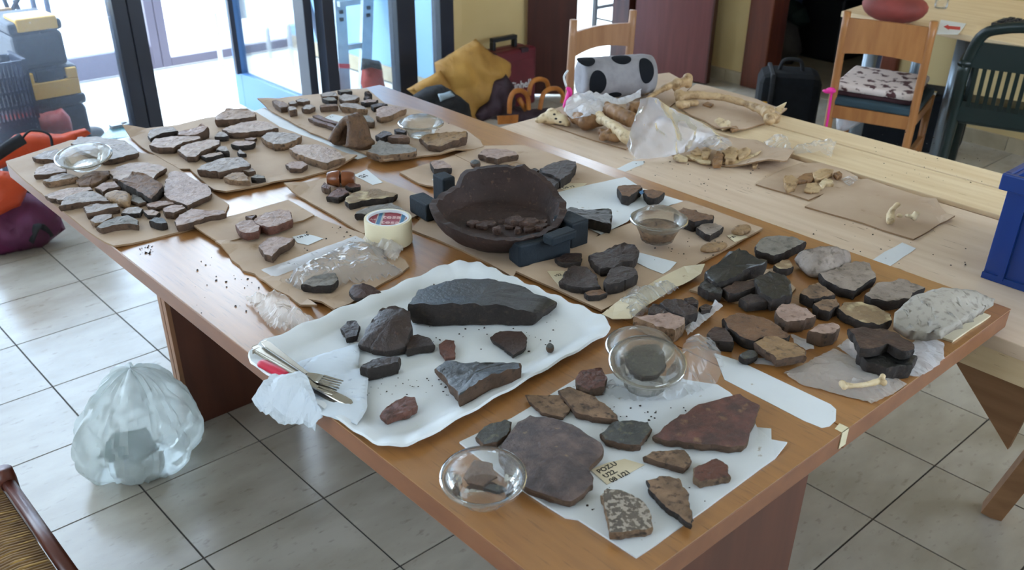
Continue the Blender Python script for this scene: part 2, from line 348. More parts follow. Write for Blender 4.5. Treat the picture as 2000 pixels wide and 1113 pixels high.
# double door in the far wall, both leaves swung into the room
d3 = thing('door_3', (3.3, WY, 0), None, None); d3['kind'] = 'structure'
a_, b_ = Vector((3.285, .435, 0)), Vector((3.50, .245, 0)); dv = (b_-a_).normalized(); nv = Vector((-dv.y, dv.x, 0))
MB().obox((a_+b_)/2, dv, nv, (b_-a_).length/2, .02, .01, 2.05).build('door_leaf', 'door_red_shaded', d3, bevel=.004)
a_, b_ = Vector((4.235, .42, 0)), Vector((4.325, -.12, 0)); dv = (b_-a_).normalized(); nv = Vector((-dv.y, dv.x, 0))
l2 = MB().obox((a_+b_)/2, dv, nv, (b_-a_).length/2, .02, .01, 2.05).build('door_leaf', 'door_red', d3, bevel=.004)
MB().obox(b_+dv*.004, dv, nv, .006, .024, .01, 2.05).build('edge_strip', 'door_red_shaded', d3)
MB().box((4.19, WY-.01, 0), (4.26, WY+.13, 2.1)).build('jamb', 'door_red_shaded', d3)
# bright passage behind the double door
S(MB().box((2.9, WY+.12, -.05), (6.4, 3.2, 0)).build('floor_passage', 'terrace'))
S(MB().box((6.2, WY+.14, 0), (6.3, 3.2, 1.8)).build('wall_passage', 'white_wall'))
# glazed wall
def pane(x0, x1, y, z0, z1, parent, mat='glass', name='pane'):
    return MB().box((x0, y-.003, z0), (x1, y+.003, z1)).build(name, mat, parent)
def wpart(x0, x1, z0, z1, parent, name, mat='anthracite', y0=WY-.02, y1=WY+.06, bev=.003):
    return MB().box((x0, y0, z0), (x1, y1, z1)).build(name, mat, parent, bevel=bev)
w1 = thing('window_1', (0, WY, 0), None, None); w1['kind'] = 'structure'
wpart(.925, .985, 0, 2.45, w1, 'mullion'); wpart(.989, 1.05, 0, 2.45, w1, 'mullion'); wpart(-.62, -.5, 0, 2.45, w1, 'mullion'); wpart(X0, X0+.08, 0, 2.45, w1, 'mullion')
wpart(-.5, .925, 0, .10, w1, 'bottom_rail'); wpart(X0+.08, -.62, 0, .10, w1, 'bottom_rail'); wpart(X0, .985, 2.39, 2.45, w1, 'top_rail')
pane(-.5, .925, WY+.02, .1, 2.39, w1, 'glass_dusty'); pane(X0+.08, -.62, WY+.02, .1, 2.39, w1)
w2 = thing('window_2', (2.2, WY, 0), None, None); w2['kind'] = 'structure'
wpart(1.925, 1.99, 0, 2.45, w2, 'mullion'); wpart(2.365, 2.482, 0, 2.45, w2, 'mullion'); wpart(2.648, 2.74, 0, 2.45, w2, 'mullion')
wpart(1.99, 2.365, 0, .09, w2, 'bottom_rail'); wpart(2.482, 2.648, 0, .09, w2, 'bottom_rail'); wpart(1.0, 2.74, 2.39, 2.45, w2, 'top_rail')
pane(1.99, 2.365, WY+.02, .09, 2.39, w2); pane(2.482, 2.648, WY+.02, .09, 2.39, w2)
d1 = thing('door_1', (1.87, .5, 0), None, None); d1['kind'] = 'structure'
def leaf(y0, y1, z0, z1, name, mat): return MB().box((1.855, y0, z0), (1.90, y1, z1)).build(name, mat, d1, bevel=.003)
leaf(.50, .60, .01, 2.38, 'stile', 'anthracite'); leaf(1.245, 1.325, .01, 2.38, 'stile', 'frame_skylit'); leaf(.60, 1.245, .01, .20, 'bottom_rail', 'frame_skylit'); leaf(.60, 1.245, 2.29, 2.38, 'top_rail', 'frame_skylit')
MB().box((1.874, .60, .20), (1.88, 1.245, 2.29)).build('pane', 'glass', d1)
MB().box((1.83, 1.24, .20), (1.857, 1.262, 2.29)).build('glazing_bead', 'anthracite', d1)
# terrace outside
S(MB().box((-14, WY, -.08), (22, 30, -.012)).build('ground_terrace', 'terrace'))
w4 = thing('window_3', (1.9, 2.45, 0), None, None); w4['kind'] = 'structure'
for x0, x1 in ((1.842, 1.898), (1.902, 1.96), (.35, .43), (3.3, 3.4)): wpart(x0, x1, 0, 2.5, w4, 'mullion', 'outer_frame', 2.42, 2.48)
wpart(.43, 1.842, 0, .14, w4, 'bottom_rail', 'outer_frame', 2.42, 2.48); wpart(1.96, 3.3, 0, .055, w4, 'bottom_rail', 'outer_frame', 2.42, 2.48)
pane(.43, 1.842, 2.45, .14, 2.5, w4)
S(MB().box((2.84, WY+.12, 0), (2.92, 2.45, 2.6)).build('wall_terrace', 'pale_wall'))
S(MB().box((2.828, WY+.12, 0), (2.84, 2.45, .09)).build('baseboard_terrace', 'skirting'))
# ------------------------------------------------------------------ desks and trestle table
TZ = .749
def desk(x0, x1, label, panels):
    t = thing('desk', ((x0+x1)/2, -2.16, 0), label, 'desk', 'two wood-effect desks pushed together')
    MB().box((x0, -3.18, TZ-.002), (x1, -1.146, TZ)).build('tabletop', 'desk', t)
    MB().box((x0, -3.18, TZ-.040), (x1, -1.146, TZ-.002)).build('edge_band', 'desk_edge', t, bevel=.003)
    for y0, y1, xa, xb in panels:
        p = MB().box((xa, y0, 0), (xb, y1, TZ-.04)).build('leg_panel', 'desk_panel', t)
        MB().box((xa-.012, y0-.001, 0), (xa, y0+(y1-y0)*.45, TZ-.04)).build('edge_trim', 'panel_edge', p)
        MB().box((xa-.012, y0+(y1-y0)*.55, 0), (xa, y1+.001, TZ-.04)).build('edge_trim', 'panel_edge', p)
    MB().box((x0+.25, -3.1 if x0 < .3 else -2.5, TZ-.10), (x0+.28, -1.5, TZ-.04)).build('rail', 'desk_panel', t)
    return t
desk(.006, .5685, 'wood-effect desk nearer the tiled floor, carrying the white paper tray', [(-1.464, -1.42, .225, .56), (-3.155, -3.115, .03, .53)])
desk(.5715, 1.151, 'wood-effect desk in the middle, between the tray desk and the plank table', [(-1.50, -1.46, .62, 1.10), (-2.30, -2.26, .62, 1.10)])
tb = thing('masking_tape_strip', on('X', 1500, 765, TZ), 'long white tape strip stuck over the seam between the desks', 'tape')
q = [at(x, y, TZ) for x, y in ((1395, 690), (1440, 704), (1622, 790), (1633, 800), (1632, 822), (1620, 833), (1605, 836), (1570, 822), (1415, 742))]
MB().prism(q, TZ+.0002, TZ+.0008).build('strip', 'paper', tb)
MB().box((.555, -3.1815, TZ-.03), (.574, -3.1802, TZ+.0006)).add([(.555, -3.1815, TZ+.0006), (.574, -3.1815, TZ+.0006), (.574, -3.165, TZ+.0006), (.555, -3.168, TZ+.0006)], [(0, 1, 2, 3)]).build('edge_tab', 'masking', tb)
PZ = .70
tp = thing('plank_table', (1.55, -2.6, 0), 'rough plank and plywood trestle table covered with bones', 'table')
for nm, x0, x1, z0, m in (('board', 1.122, 1.694, PZ-.03, 'ply'), ('board', 1.728, 1.906, PZ-.03, 'plank'), ('board', 1.916, 2.03, PZ-.025, 'plank')):
    MB().box((x0, -4.2, z0), (x1, -1.612+(.0 if x0 < 1.7 else .03), PZ)).build(nm, m, tp, bevel=.002)
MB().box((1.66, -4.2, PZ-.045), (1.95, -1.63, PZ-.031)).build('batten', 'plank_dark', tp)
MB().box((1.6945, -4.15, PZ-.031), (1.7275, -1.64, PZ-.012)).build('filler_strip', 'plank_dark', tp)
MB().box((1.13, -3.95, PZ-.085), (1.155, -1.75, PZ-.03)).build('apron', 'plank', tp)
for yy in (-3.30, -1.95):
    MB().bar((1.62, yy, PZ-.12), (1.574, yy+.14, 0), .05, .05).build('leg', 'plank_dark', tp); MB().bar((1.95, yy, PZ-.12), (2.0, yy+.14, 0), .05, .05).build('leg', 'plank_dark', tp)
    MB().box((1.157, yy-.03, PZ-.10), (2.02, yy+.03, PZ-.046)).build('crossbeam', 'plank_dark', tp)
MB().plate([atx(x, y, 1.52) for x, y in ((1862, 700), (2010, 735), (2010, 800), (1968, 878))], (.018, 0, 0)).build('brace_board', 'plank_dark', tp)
# ------------------------------------------------------------------ sheets under the finds
def jag(pts, step, amp, seed):
    rnd = random.Random(seed); out = resample(pts, step)
    return [Vector((p.x+rnd.uniform(-amp, amp), p.y+rnd.uniform(-amp, amp), p.z)) for p in out]
def seg_d(p, a, b):
    ab = b-a; t = max(0, min(1, (p-a).dot(ab)/max(ab.dot(ab), 1e-12))); return (a+ab*t-p).length
def tri_surface(outline, L, passes=5):
    """triangulated flat surface inside an outline, edges no longer than about L"""
    bm = bmesh.new(); vs = [bm.verts.new((p[0], p[1], 0)) for p in outline]; bm.faces.new(vs)
    bmesh.ops.triangulate(bm, faces=bm.faces[:], quad_method='BEAUTY', ngon_method='BEAUTY')
    for _ in range(passes):
        es = [e for e in bm.edges if e.calc_length() > L]
        if not es: break
        bmesh.ops.subdivide_edges(bm, edges=es, cuts=1); bmesh.ops.triangulate(bm, faces=[f for f in bm.faces if len(f.verts) > 3])
        for _k in range(2): bmesh.ops.beautify_fill(bm, faces=bm.faces[:], edges=[e for e in bm.edges if not e.is_boundary], method='ANGLE')
    bmesh.ops.recalc_face_normals(bm, faces=bm.faces[:])
    bm.verts.index_update(); v = [x.co.copy() for x in bm.verts]; f = [tuple(x.index for x in q.verts) for q in bm.faces]
    if bm.faces[:][0].normal.z < 0: f = [tuple(reversed(q)) for q in f]
    bd = [x.is_boundary for x in bm.verts]; bm.free(); return v, f, bd
def sheet(name, label, cat, cr, poly, z, th=.004, mat='cardboard', curl=(), jagged=.0012, group=None, wave=.0004, seed=1, parent=None):
    o = jag(ons(cr, poly, z), .035, jagged, seed)
    v, f, bd = tri_surface(o, .045, 4); cps = [(on(cr, c[0], c[1], z).xy, c[2], c[3]) for c in curl]
    def zf(p):
        h = z + wave*max(0, noise.noise(Vector((p.x*9, p.y*9, seed*3.1))))
        for c, r, hh in cps:
            d = (p.xy-c).length
            if d < r: t = 1-d/r; h += hh*t*t*(3-2*t)
        return h
    mb = MB(); n = len(v); top = [(p.x, p.y, zf(p)+th) for p in v]; bot = [(p.x, p.y, zf(p)) for p in v]
    mb.add(top+bot, f+[tuple(i+n for i in reversed(q)) for q in f], 0)
    cnt = {}
    for q in f:
        for i in range(3): e = (q[i], q[(i+1) % 3]); cnt[e] = 1
    mb.add(top+bot, [(b, a, a+n, b+n) for (a, b) in cnt if (b, a) not in cnt], 1)
    ob = mb.build(name, [mat, 'card_edge' if mat == 'cardboard' else mat], parent)
    return ob if parent else tag(ob, label, cat, group)
CB = TZ+.0004
def card(label, cr, poly, z=CB, **k): return sheet('cardboard_sheet', label, 'cardboard', cr, poly, z, group='cardboard sheets under the finds', **k)
card('cardboard sheet at the far left desk corner, crowded with buff sherds', 'M', [(40, 480), (480, 335), (760, 330), (960, 420), (1090, 440), (1230, 540), (1560, 775), (1530, 830), (1330, 930), (780, 1072), (600, 955), (390, 785), (155, 590)], seed=2, curl=((780, 1072, .05, .006),))
card('cardboard sheet before the dark window post, strewn with flat buff sherds', 'B', [(90, 315), (260, 290), (500, 265), (720, 210), (1115, 165), (1300, 280), (1640, 405), (1900, 525), (1830, 565), (1650, 625), (1380, 700), (1150, 745), (880, 805), (790, 785), (700, 700), (600, 605), (520, 605), (230, 440)], z=CB+.001, seed=3, curl=((90, 315, .06, .02), (1870, 540, .06, .012), (880, 805, .1, .008), (1300, 740, .08, .008)))
card('cardboard sheet at the far desk end carrying the loop handle', 'C', [(15, 205), (260, 165), (500, 140), (700, 105), (860, 100), (1000, 215), (1250, 270), (1640, 430), (1740, 500), (1770, 550), (1550, 612), (1300, 622), (1150, 650), (1010, 692), (960, 670), (830, 600), (720, 555), (420, 440), (130, 280)], z=CB+.003, seed=4, curl=((15, 205, .08, .012), (1010, 690, .1, .012), (1550, 612, .06, .014)))
sheet('paper_sheet', 'pale paper sheet showing between two far cardboard sheets', 'paper', 'B', [(1100, 150), (1180, 120), (1400, 240), (1700, 370), (1980, 500), (1900, 525), (1640, 405), (1300, 280)], CB, th=.001, mat='paper', seed=41)
card('small cardboard sheet left of the broken vessel holding one pale sherd', 'E', [(0, 195), (220, 128), (430, 60), (560, 125), (690, 190), (460, 295), (350, 305), (270, 330), (150, 280)], seed=5, z=CB+.001, curl=((270, 330, .05, .008),))
card('pale cardboard behind the broken vessel with joined dark sherds', 'E', [(430, 60), (620, -10), (960, -15), (1090, 20), (1400, 130), (1650, 230), (1750, 260), (1560, 370), (1200, 470), (1020, 400), (960, 300), (690, 190)], seed=6, z=CB+.002)
card('cardboard sheet with the brown spool and long oval sherd', 'D', [(700, 40), (860, 0), (1100, -60), (1300, -90), (1560, 20), (1850, 130), (1790, 220), (1690, 270), (1500, 330), (1310, 395), (1200, 330), (970, 190), (860, 130), (760, 80)], seed=7, z=CB+.001, curl=((700, 40, .07, .014),))
card('cardboard sheet holding the pink broken sherd and note', 'D', [(0, 345), (180, 280), (390, 230), (560, 180), (730, 130), (935, 250), (850, 290), (770, 310), (210, 470), (90, 400)], seed=8, z=CB+.0045, curl=((0, 345, .04, .004),))
card('torn-edged cardboard sheet under the plastic bag of sherds', 'D', [(165, 480), (770, 310), (935, 255), (1100, 325), (1310, 395), (1640, 600), (1680, 650), (1480, 770), (1090, 1000), (890, 900), (960, 985), (830, 960), (740, 880), (620, 840), (540, 780), (470, 710), (390, 680), (300, 600)], seed=9, jagged=.003, curl=((200, 500, .05, .012), (960, 985, .05, .012), (600, 800, .05, .008)))
card('cardboard sheet under the big broken vessel', 'E', [(90, 640), (180, 540), (420, 480), (1200, 480), (1570, 660), (1480, 740), (1000, 930), (910, 960), (880, 1010), (760, 940), (570, 840), (300, 720)], seed=10, z=CB)
card('cardboard sheet with the four brown sherds and clear pot', 'F', [(30, 725), (600, 480), (930, 345), (1200, 230), (1350, 175), (1600, 265), (1945, 392), (1720, 520), (1400, 690), (700, 1030)], seed=11, z=CB+.004)
sheet('paper_sheet', 'white paper sheets spread behind the blue foam blocks', 'paper', 'F', [(160, 150), (620, 40), (880, -15), (1020, 75), (1340, 175), (1160, 220), (980, 230), (900, 330), (690, 430), (590, 380), (470, 250), (300, 180)], CB+.0066, th=.001, mat='paper', seed=12)
sheet('paper_sheet', 'large white card at the near desk corner under big flat sherds', 'paper', 'L', [(135, 570), (370, 460), (660, 285), (900, 250), (1300, 310), (1355, 345), (1440, 430), (1480, 505), (1540, 525), (1545, 565), (1615, 590), (1560, 640), (1330, 810), (935, 1095), (800, 1000), (670, 922), (610, 910), (420, 790)], CB, th=.003, mat='paper', seed=13, curl=((1600, 590, .03, .008), (1540, 530, .02, .006)))
card('small cream card under the curved roof tile', 'J', [(1330, 640), (1640, 740), (1865, 585), (1700, 530), (1400, 600)], seed=14, mat='paper_cream')
card('dark cardboard scrap under the black slabs', 'J', [(45, 430), (110, 400), (300, 330), (560, 300), (690, 420), (600, 540), (500, 540), (300, 500)], seed=15)
sheet('paper_strip', 'white paper strip lying beside the brown sherds', 'paper', 'F', [(955, 640), (990, 570), (1140, 610), (1280, 655), (1230, 700), (1170, 735), (1060, 695)], CB+.0086, th=.0006, mat='paper', curl=((1250, 670, .02, .008),), seed=16)
sheet('paper_sheet', 'crumpled white paper folded under the clear bag by the tray', 'paper', 'F', [(700, 1050), (880, 930), (1100, 800), (1340, 680), (1500, 690), (1460, 750), (1250, 860), (1090, 970), (930, 1085), (780, 1090)], CB+.009, th=.001, mat='paper_cream', curl=((1480, 710, .04, .012), (900, 980, .05, .01)), seed=17, wave=.008)
# trestle table sheets
PB = PZ+.0004
def card3(label, cr, poly, z=PB, **k): return sheet('cardboard_sheet', label, 'cardboard', cr, poly, z, group='cardboard sheets under the bones', **k)
card3('long cardboard under the bagged bones beside the grey roll', 'G', [(-20, 460), (110, 385), (500, 240), (900, 110), (1020, 95), (1200, 190), (1100, 300), (880, 480), (690, 690), (440, 620), (200, 540)], seed=21)
card3('cardboard sheet under the long curved bone', 'G', [(1060, 330), (1230, 180), (1330, 200), (1700, 300), (1930, 400), (1750, 490), (1560, 550), (1420, 545), (1300, 470), (1180, 420)], seed=22, z=PB+.003, curl=((1930, 400, .06, .012), (1480, 550, .06, .012)))
card3('curled cardboard holding the heap of small bone splinters', 'G', [(1040, 735), (1250, 620), (1500, 600), (1700, 620), (1980, 750), (1930, 810), (1870, 850), (1700, 850), (1390, 815), (1150, 770)], seed=23, curl=((1800, 860, .12, .03), (1980, 750, .1, .02)))
card3('small square cardboard with a cluster of bone chips', 'I', [(95, 440), (250, 350), (400, 290), (540, 290), (700, 330), (810, 390), (740, 440), (460, 550), (340, 510)], seed=24)
card3('cardboard sheet nearest the blue crate with one white bone', 'I', [(440, 595), (700, 420), (870, 400), (1350, 560), (1480, 690), (1380, 715), (1300, 770), (1200, 825), (980, 760), (840, 710)], seed=25, curl=((1480, 690, .04, .012), (1350, 560, .04, .008)))
sheet('paper_strip', 'blue-white tape strip on the bare plywood', 'paper', 'I', [(885, 980), (1000, 905), (1120, 840), (1220, 882), (1130, 940), (1005, 1022)], PB, th=.0006, mat='paper', seed=26)
sheet('paper_strip', 'faint paper strip at the plywood edge under the tent-like bag', 'paper', 'G', [(580, 850), (740, 775), (830, 775), (820, 800), (640, 872)], PB, th=.0006, mat='paper', seed=27)
# ------------------------------------------------------------------ sherds
SC_N = [0]
def sherd(label, cr, th, top, side, poly, base=None, bulge=0., group=None, name='potsherd', cat='potsherd', jit=1., rnd=0., step=None, parent=None):
    """a broken plate: poly is the outline of its upper face (crop pixels, optional own height in cm), th its thickness in cm"""
    SC_N[0] += 1; seed = SC_N[0]; th *= .0086
    base = (CB+.0045 if base is None else base)+.0006
    pts = []
    for p in poly:
        h = p[2]*.0092 if len(p) > 2 else th
        q = on(cr, p[0], p[1], base+h); pts.append(Vector((q.x, q.y, h)))
    n0 = len(pts); ar = sum(pts[i].x*pts[(i+1) % n0].y-pts[(i+1) % n0].x*pts[i].y for i in range(n0))
    if ar < 0: pts.reverse()
    per = sum((pts[i].xy-pts[(i+1) % n0].xy).length for i in range(n0)); size = math.sqrt(abs(ar)/2)
    if rnd:                                   # soften corners
        for _ in range(2):
            o2 = []
            for i in range(len(pts)): a, b = pts[i], pts[(i+1) % len(pts)]; o2 += [a.lerp(b, .25), a.lerp(b, .75)]
            pts = o2
    ol = resample(pts, step or max(.0032, per/56)); n = len(ol)
    c = sum(ol, Vector())/n; hm = c.z
    a1, a2 = min(.0045, size*.06)*jit, min(.0018, size*.03)*jit
    def nz(p, f, o): return noise.noise(Vector((p.x*f, p.y*f, seed*1.7+o)))
    ol = [Vector((p.x+nz(p, 55, 0)*a1+nz(p, 260, 3)*a2, p.y+nz(p, 55, 9.7)*a1+nz(p, 260, 5)*a2, p.z*(1+.12*nz(p, 90, 7)))) for p in ol]
    mb = MB(); V = []
    kk = max(2, n//9); hs = [sum(ol[(i+j) % n].z for j in range(-kk, kk+1))/(2*kk+1) for i in range(n)]
    def ring(s, zf, wob=0, rel=0):
        for i, p in enumerate(ol):
            d = Vector((p.x-c.x, p.y-c.y)); k = s + wob*noise.noise(Vector((p.x*110, p.y*110, seed+s*20)))
            x, y = c.x+d.x*k, c.y+d.y*k; z = base+zf(p, hs[i])
            if rel: z += rel*(noise.noise(Vector((x*70, y*70, seed)))+.6*noise.noise(Vector((x*190, y*190, seed+4))))
            V.append((x, y, z))
    edge = min(.004, th*.4)/max(size, .01); rl = min(.0016, th*.14)
    if rnd:
        ring(.72, lambda p, h: 0); ring(.95, lambda p, h: p.z*.22, .03); ring(1.0, lambda p, h: p.z*.5, .03); ring(.93, lambda p, h: p.z*.85, .02)
        ring(.75, lambda p, h: h+bulge*.3, 0, rl); ring(.5, lambda p, h: h*.5+hm*.5+bulge*.8, 0, rl); ring(.25, lambda p, h: hm+bulge, 0, rl); R_ = 7; topi = 3
    else:
        ring(.93, lambda p, h: 0, .02); ring(.985, lambda p, h: p.z*.38, .035); ring(1.0, lambda p, h: p.z*.8, .03); ring(1-edge*.6, lambda p, h: p.z)
        for q in (.90, .76, .62, .46, .30, .14): ring(q, lambda p, h: h*q+hm*(1-q)+bulge*(1-q*q), 0, rl)
        R_ = 10; topi = 3
    V.append((c.x, c.y, base+hm+bulge)); ci = len(V)-1
    fs = []; fi = []
    for r in range(R_-1):
        for i in range(n): fs.append((r*n+i, r*n+(i+1) % n, (r+1)*n+(i+1) % n, (r+1)*n+i)); fi.append(1 if r < topi else 0)
    for i in range(n): fs.append(((R_-1)*n+i, (R_-1)*n+(i+1) % n, ci)); fi.append(0)
    fs.append(tuple(range(n-1, -1, -1))); fi.append(1)
    mb.v = V; mb.f = fs; mb.m = fi; mb.sm = [True]*len(fs)
    ob = mb.build(name, [top, side], parent, sharp=None if rnd else 38)
    return ob if parent else tag(ob, label, cat, group)
g = 'sherds on the far left cardboard'
def A1(label, th, top, poly, side='core', **k): return sherd(label, 'M', th, top, side, poly, base=CB+.0045, group=g, **k)
A1('bluish flat sherd nearest the far left desk corner', 1.5, 'greybuff', [(215, 440), (300, 400), (385, 385), (440, 425), (400, 465), (330, 455), (270, 455)])
A1('smooth pale sherd just below the corner container on its left', 1.4, 'buff', [(225, 565), (245, 520), (310, 485), (385, 475), (430, 510), (450, 540), (370, 550), (290, 560)])
A1('thick grey sherd overlapping the pale one left of the container', 1.7, 'greybuff', [(285, 600), (350, 570), (440, 545), (500, 560), (532, 575), (440, 592), (330, 612)], side='corelight')
A1('rounded brown oval sherd just in front of the corner container', 1.2, 'brown', [(515, 600), (560, 560), (640, 535), (740, 530), (745, 560), (690, 600), (600, 633), (540, 633)], side='corelight', bulge=.004)
A1('broad grey sherd behind the corner container', 1.8, 'greybuff', [(480, 350), (520, 305), (660, 300), (770, 315), (850, 330), (920, 375), (940, 412), (860, 430), (780, 455), (700, 460), (600, 420)])
A1('wide bright sherd under the upright brown triangle', 1.6, 'buff', [(750, 530), (790, 505), (880, 480), (980, 475), (1080, 490), (1135, 515), (1065, 555), (1045, 590), (960, 575), (880, 600), (800, 600), (765, 585)])
A1('brown triangular sherd propped up amid the buff ones', 2.0, 'brown', [(795, 600, 2.6), (860, 575, 3.2), (900, 535, 4), (960, 545, 4), (1020, 570, 3.6), (1115, 630, 3), (1110, 650, 2.5), (1060, 690, 2.2), (1030, 727, 2), (970, 690, 2.2), (880, 640, 2.5)], side='coredark')
A1('large fan-ridged buff sherd at the right of the corner cardboard', 1.7, 'pinkbuff', [(1110, 690), (1125, 600), (1150, 540), (1190, 530), (1260, 550), (1320, 590), (1400, 620), (1430, 655), (1442, 690), (1380, 722), (1270, 772), (1200, 742), (1120, 712)])
A1('small pink sherd left of the rounded brown pebble', 1.3, 'pinkbuff', [(640, 645), (700, 615), (780, 605), (815, 640), (740, 655), (700, 675)])
A1('rounded brown pebble-like sherd in the middle of the corner heap', 2.2, 'tan', [(705, 680), (760, 655), (830, 655), (885, 680), (885, 735), (850, 750), (770, 722), (715, 712)], rnd=1, side='tan')
A1('long buff sherd at the left edge of the corner cardboard', 1.4, 'buff', [(305, 700), (400, 660), (500, 645), (620, 645), (632, 660), (520, 690), (420, 735), (340, 722)])
A1('long grey sherd in front of the left-edge buff one', 1.6, 'greybuff', [(410, 745), (470, 700), (560, 675), (640, 670), (720, 710), (742, 740), (620, 740), (500, 755), (402, 775)])
A1('thick grey block sherd below the brown pebble', 1.8, 'greybuff', [(565, 775), (660, 755), (800, 755), (812, 775), (740, 790), (640, 815), (590, 825)])
A1('dark-edged sherd right of the grey block', 1.2, 'greybuff', [(815, 820), (860, 785), (930, 775), (970, 790), (952, 825), (880, 825)], side='coredark')
A1('pale half-oval sherd at the front left of the corner heap', 1.4, 'greybuff', [(610, 870), (640, 840), (720, 825), (768, 825), (762, 850), (700, 880), (640, 890)], side='corelight')
A1('slate-blue sherd at the very front of the corner heap', 1.6, 'greyplain', [(650, 915), (700, 880), (780, 845), (870, 835), (930, 860), (945, 900), (860, 895), (760, 905), (680, 925)])
A1('little pale chip with black edge in the front of the heap', 1.2, 'buff', [(970, 805), (1030, 795), (1087, 815), (1060, 835), (1000, 835)], side='coredark')
A1('little dark block chip beside the long front sherd', 1.8, 'slate', [(1015, 870), (1050, 845), (1110, 855), (1140, 885), (1100, 898), (1050, 890)], side='coredark')
A1('narrow pinkish sherd below the fan-ridged one', 1.2, 'pinkbuff', [(985, 760), (1080, 735), (1170, 735), (1190, 755), (1110, 770), (1060, 785), (1000, 775)])
A1('stubby pinkish sherd between narrow pink and long front sherds', 1.8, 'pinkbuff', [(1100, 790), (1160, 765), (1240, 765), (1262, 785), (1180, 820), (1120, 815)])
A1('long club-shaped sherd at the front right of the corner cardboard', 1.8, 'pinkbuff', [(1180, 880), (1220, 830), (1300, 790), (1400, 800), (1530, 800), (1540, 820), (1400, 852), (1280, 892), (1200, 907)])
A1('bluish sherd peeping out beneath the brown triangle', 1.0, 'greyplain', [(885, 735), (900, 690), (960, 715), (992, 745), (940, 760)])
g = 'sherds on the cardboard by the window post'
def A2(label, th, top, poly, side='core', **k): return sherd(label, 'B', th, top, side, poly, base=CB+.0055, group=g, **k)
A2('rim sherd with a ragged top edge standing farthest back', 2.2, 'buff', [(795, 185, 2.2), (860, 150, 3.2), (880, 122, 3.6), (960, 126, 3.6), (1050, 125, 3.4), (1110, 158, 2.8), (1110, 190, 2.4), (1020, 203, 2.4), (900, 215, 2.3), (800, 215, 2.2)])
A2('long leaf-shaped sherd in front of the ragged rim sherd', 2.0, 'buff', [(845, 290), (900, 265), (1000, 235), (1120, 215), (1220, 235), (1292, 275), (1160, 300), (1000, 315), (900, 312)])
A2('light-topped angular sherd with an upturned right tip', 2.2, 'greybuff', [(1155, 345), (1200, 310), (1330, 310), (1400, 320), (1475, 338), (1430, 370), (1330, 400), (1250, 405), (1200, 385)], side='corelight')
A2('largest flat buff sherd at the right of the window-post cardboard', 2.2, 'buff', [(1370, 440), (1420, 410), (1500, 403), (1600, 405), (1720, 440), (1790, 490), (1802, 510), (1720, 530), (1660, 555), (1520, 510), (1400, 465)], side='corelight')
A2('pale sherd at the far left beside the curved neck piece', 1.6, 'greybuff', [(265, 340), (290, 295), (370, 270), (480, 270), (505, 300), (400, 315), (290, 360)], side='coredark')
A2('curved neck piece rising to the right', 2.0, 'pinkbuff', [(500, 305, 1.6), (620, 285, 2.2), (700, 245, 3.5), (745, 270, 3.2), (700, 308, 2.6), (640, 335, 1.8), (510, 335, 1.4)])
A2('long tapering sherd in front of the curved neck piece', 2.0, 'buff', [(275, 410), (330, 360), (450, 340), (680, 340), (682, 360), (560, 390), (470, 430), (340, 430)])
A2('ridged sherd with dark broken right end mid-left', 1.8, 'buff', [(500, 450), (530, 420), (640, 385), (760, 365), (835, 370), (832, 400), (690, 460), (650, 500), (570, 500)])
A2('small pale block with dark front below the ragged rim sherd', 1.6, 'greybuff', [(790, 345), (820, 305), (870, 310), (902, 340), (850, 347)], side='coredark')
A2('small flat-topped dark sherd at the middle of the sheet', 1.6, 'pinkbuff', [(915, 400), (950, 380), (1050, 375), (1112, 385), (1090, 405), (980, 420)], side='coredark')
A2('tiny sherd tucked behind the flat-topped dark one', 1.0, 'pinkbuff', [(1020, 360), (1080, 350), (1120, 355), (1100, 370), (1040, 370)])
A2('tiny dark chip below the flat-topped sherd', 1.2, 'greybuff', [(965, 465), (985, 440), (1010, 460), (1040, 475), (985, 482)], side='coredark')
A2('narrow sliver leaning on the ridged sherd', 1.4, 'buff', [(680, 492), (760, 475), (850, 465), (862, 480), (780, 500), (720, 512)], side='coredark')
A2('small whitish chip above the narrow sliver', 1.8, 'greybuff', [(800, 445), (840, 415), (885, 422), (907, 460), (850, 457)], side='coredark')
A2('big grey-topped sherd at the sheet centre front', 2.2, 'greybuff', [(645, 600), (720, 550), (850, 510), (1000, 505), (1070, 550), (1062, 575), (950, 590), (830, 620), (700, 607)])
A2('small grey sherd right of the big grey-topped one', 1.3, 'greybuff', [(985, 600), (1020, 580), (1090, 590), (1112, 612), (1050, 622)])
A2('tan pentagonal sherd at the front of the sheet', 1.8, 'tan', [(860, 660), (930, 620), (1010, 620), (1055, 660), (1062, 690), (980, 690), (900, 682)], side='corelight')
A2('small blue-grey chip right of the tan pentagon', 1.6, 'greyplain', [(1070, 660), (1100, 635), (1180, 650), (1187, 665), (1120, 672)], side='coredark')
A2('lone oval sherd in front of the largest flat one', 1.4, 'pinkbuff', [(1340, 560), (1400, 535), (1480, 535), (1512, 565), (1470, 592), (1380, 592)])
g = 'sherds on the far end cardboard'
def A3(label, th, top, poly, side='core', **k): return sherd(label, 'C', th, top, side, poly, base=CB+.0075, group=g, **k)
A3('finger-shaped brown sherd farthest left at the desk end', 1.8, 'brown', [(125, 185), (150, 175), (210, 195), (245, 212), (252, 232), (190, 240), (150, 215)])
A3('small grey chip left of the far pair', 1.2, 'greybuff', [(250, 198), (290, 185), (320, 200), (300, 210), (260, 212)])
A3('flat grey sherd of the far pair', 1.4, 'greybuff', [(305, 180), (340, 165), (400, 170), (422, 185), (370, 195), (320, 192)])
A3('small cube-like sherd in front of the finger-shaped one', 2.2, 'greybuff', [(245, 240), (270, 228), (310, 230), (320, 255), (260, 262)])
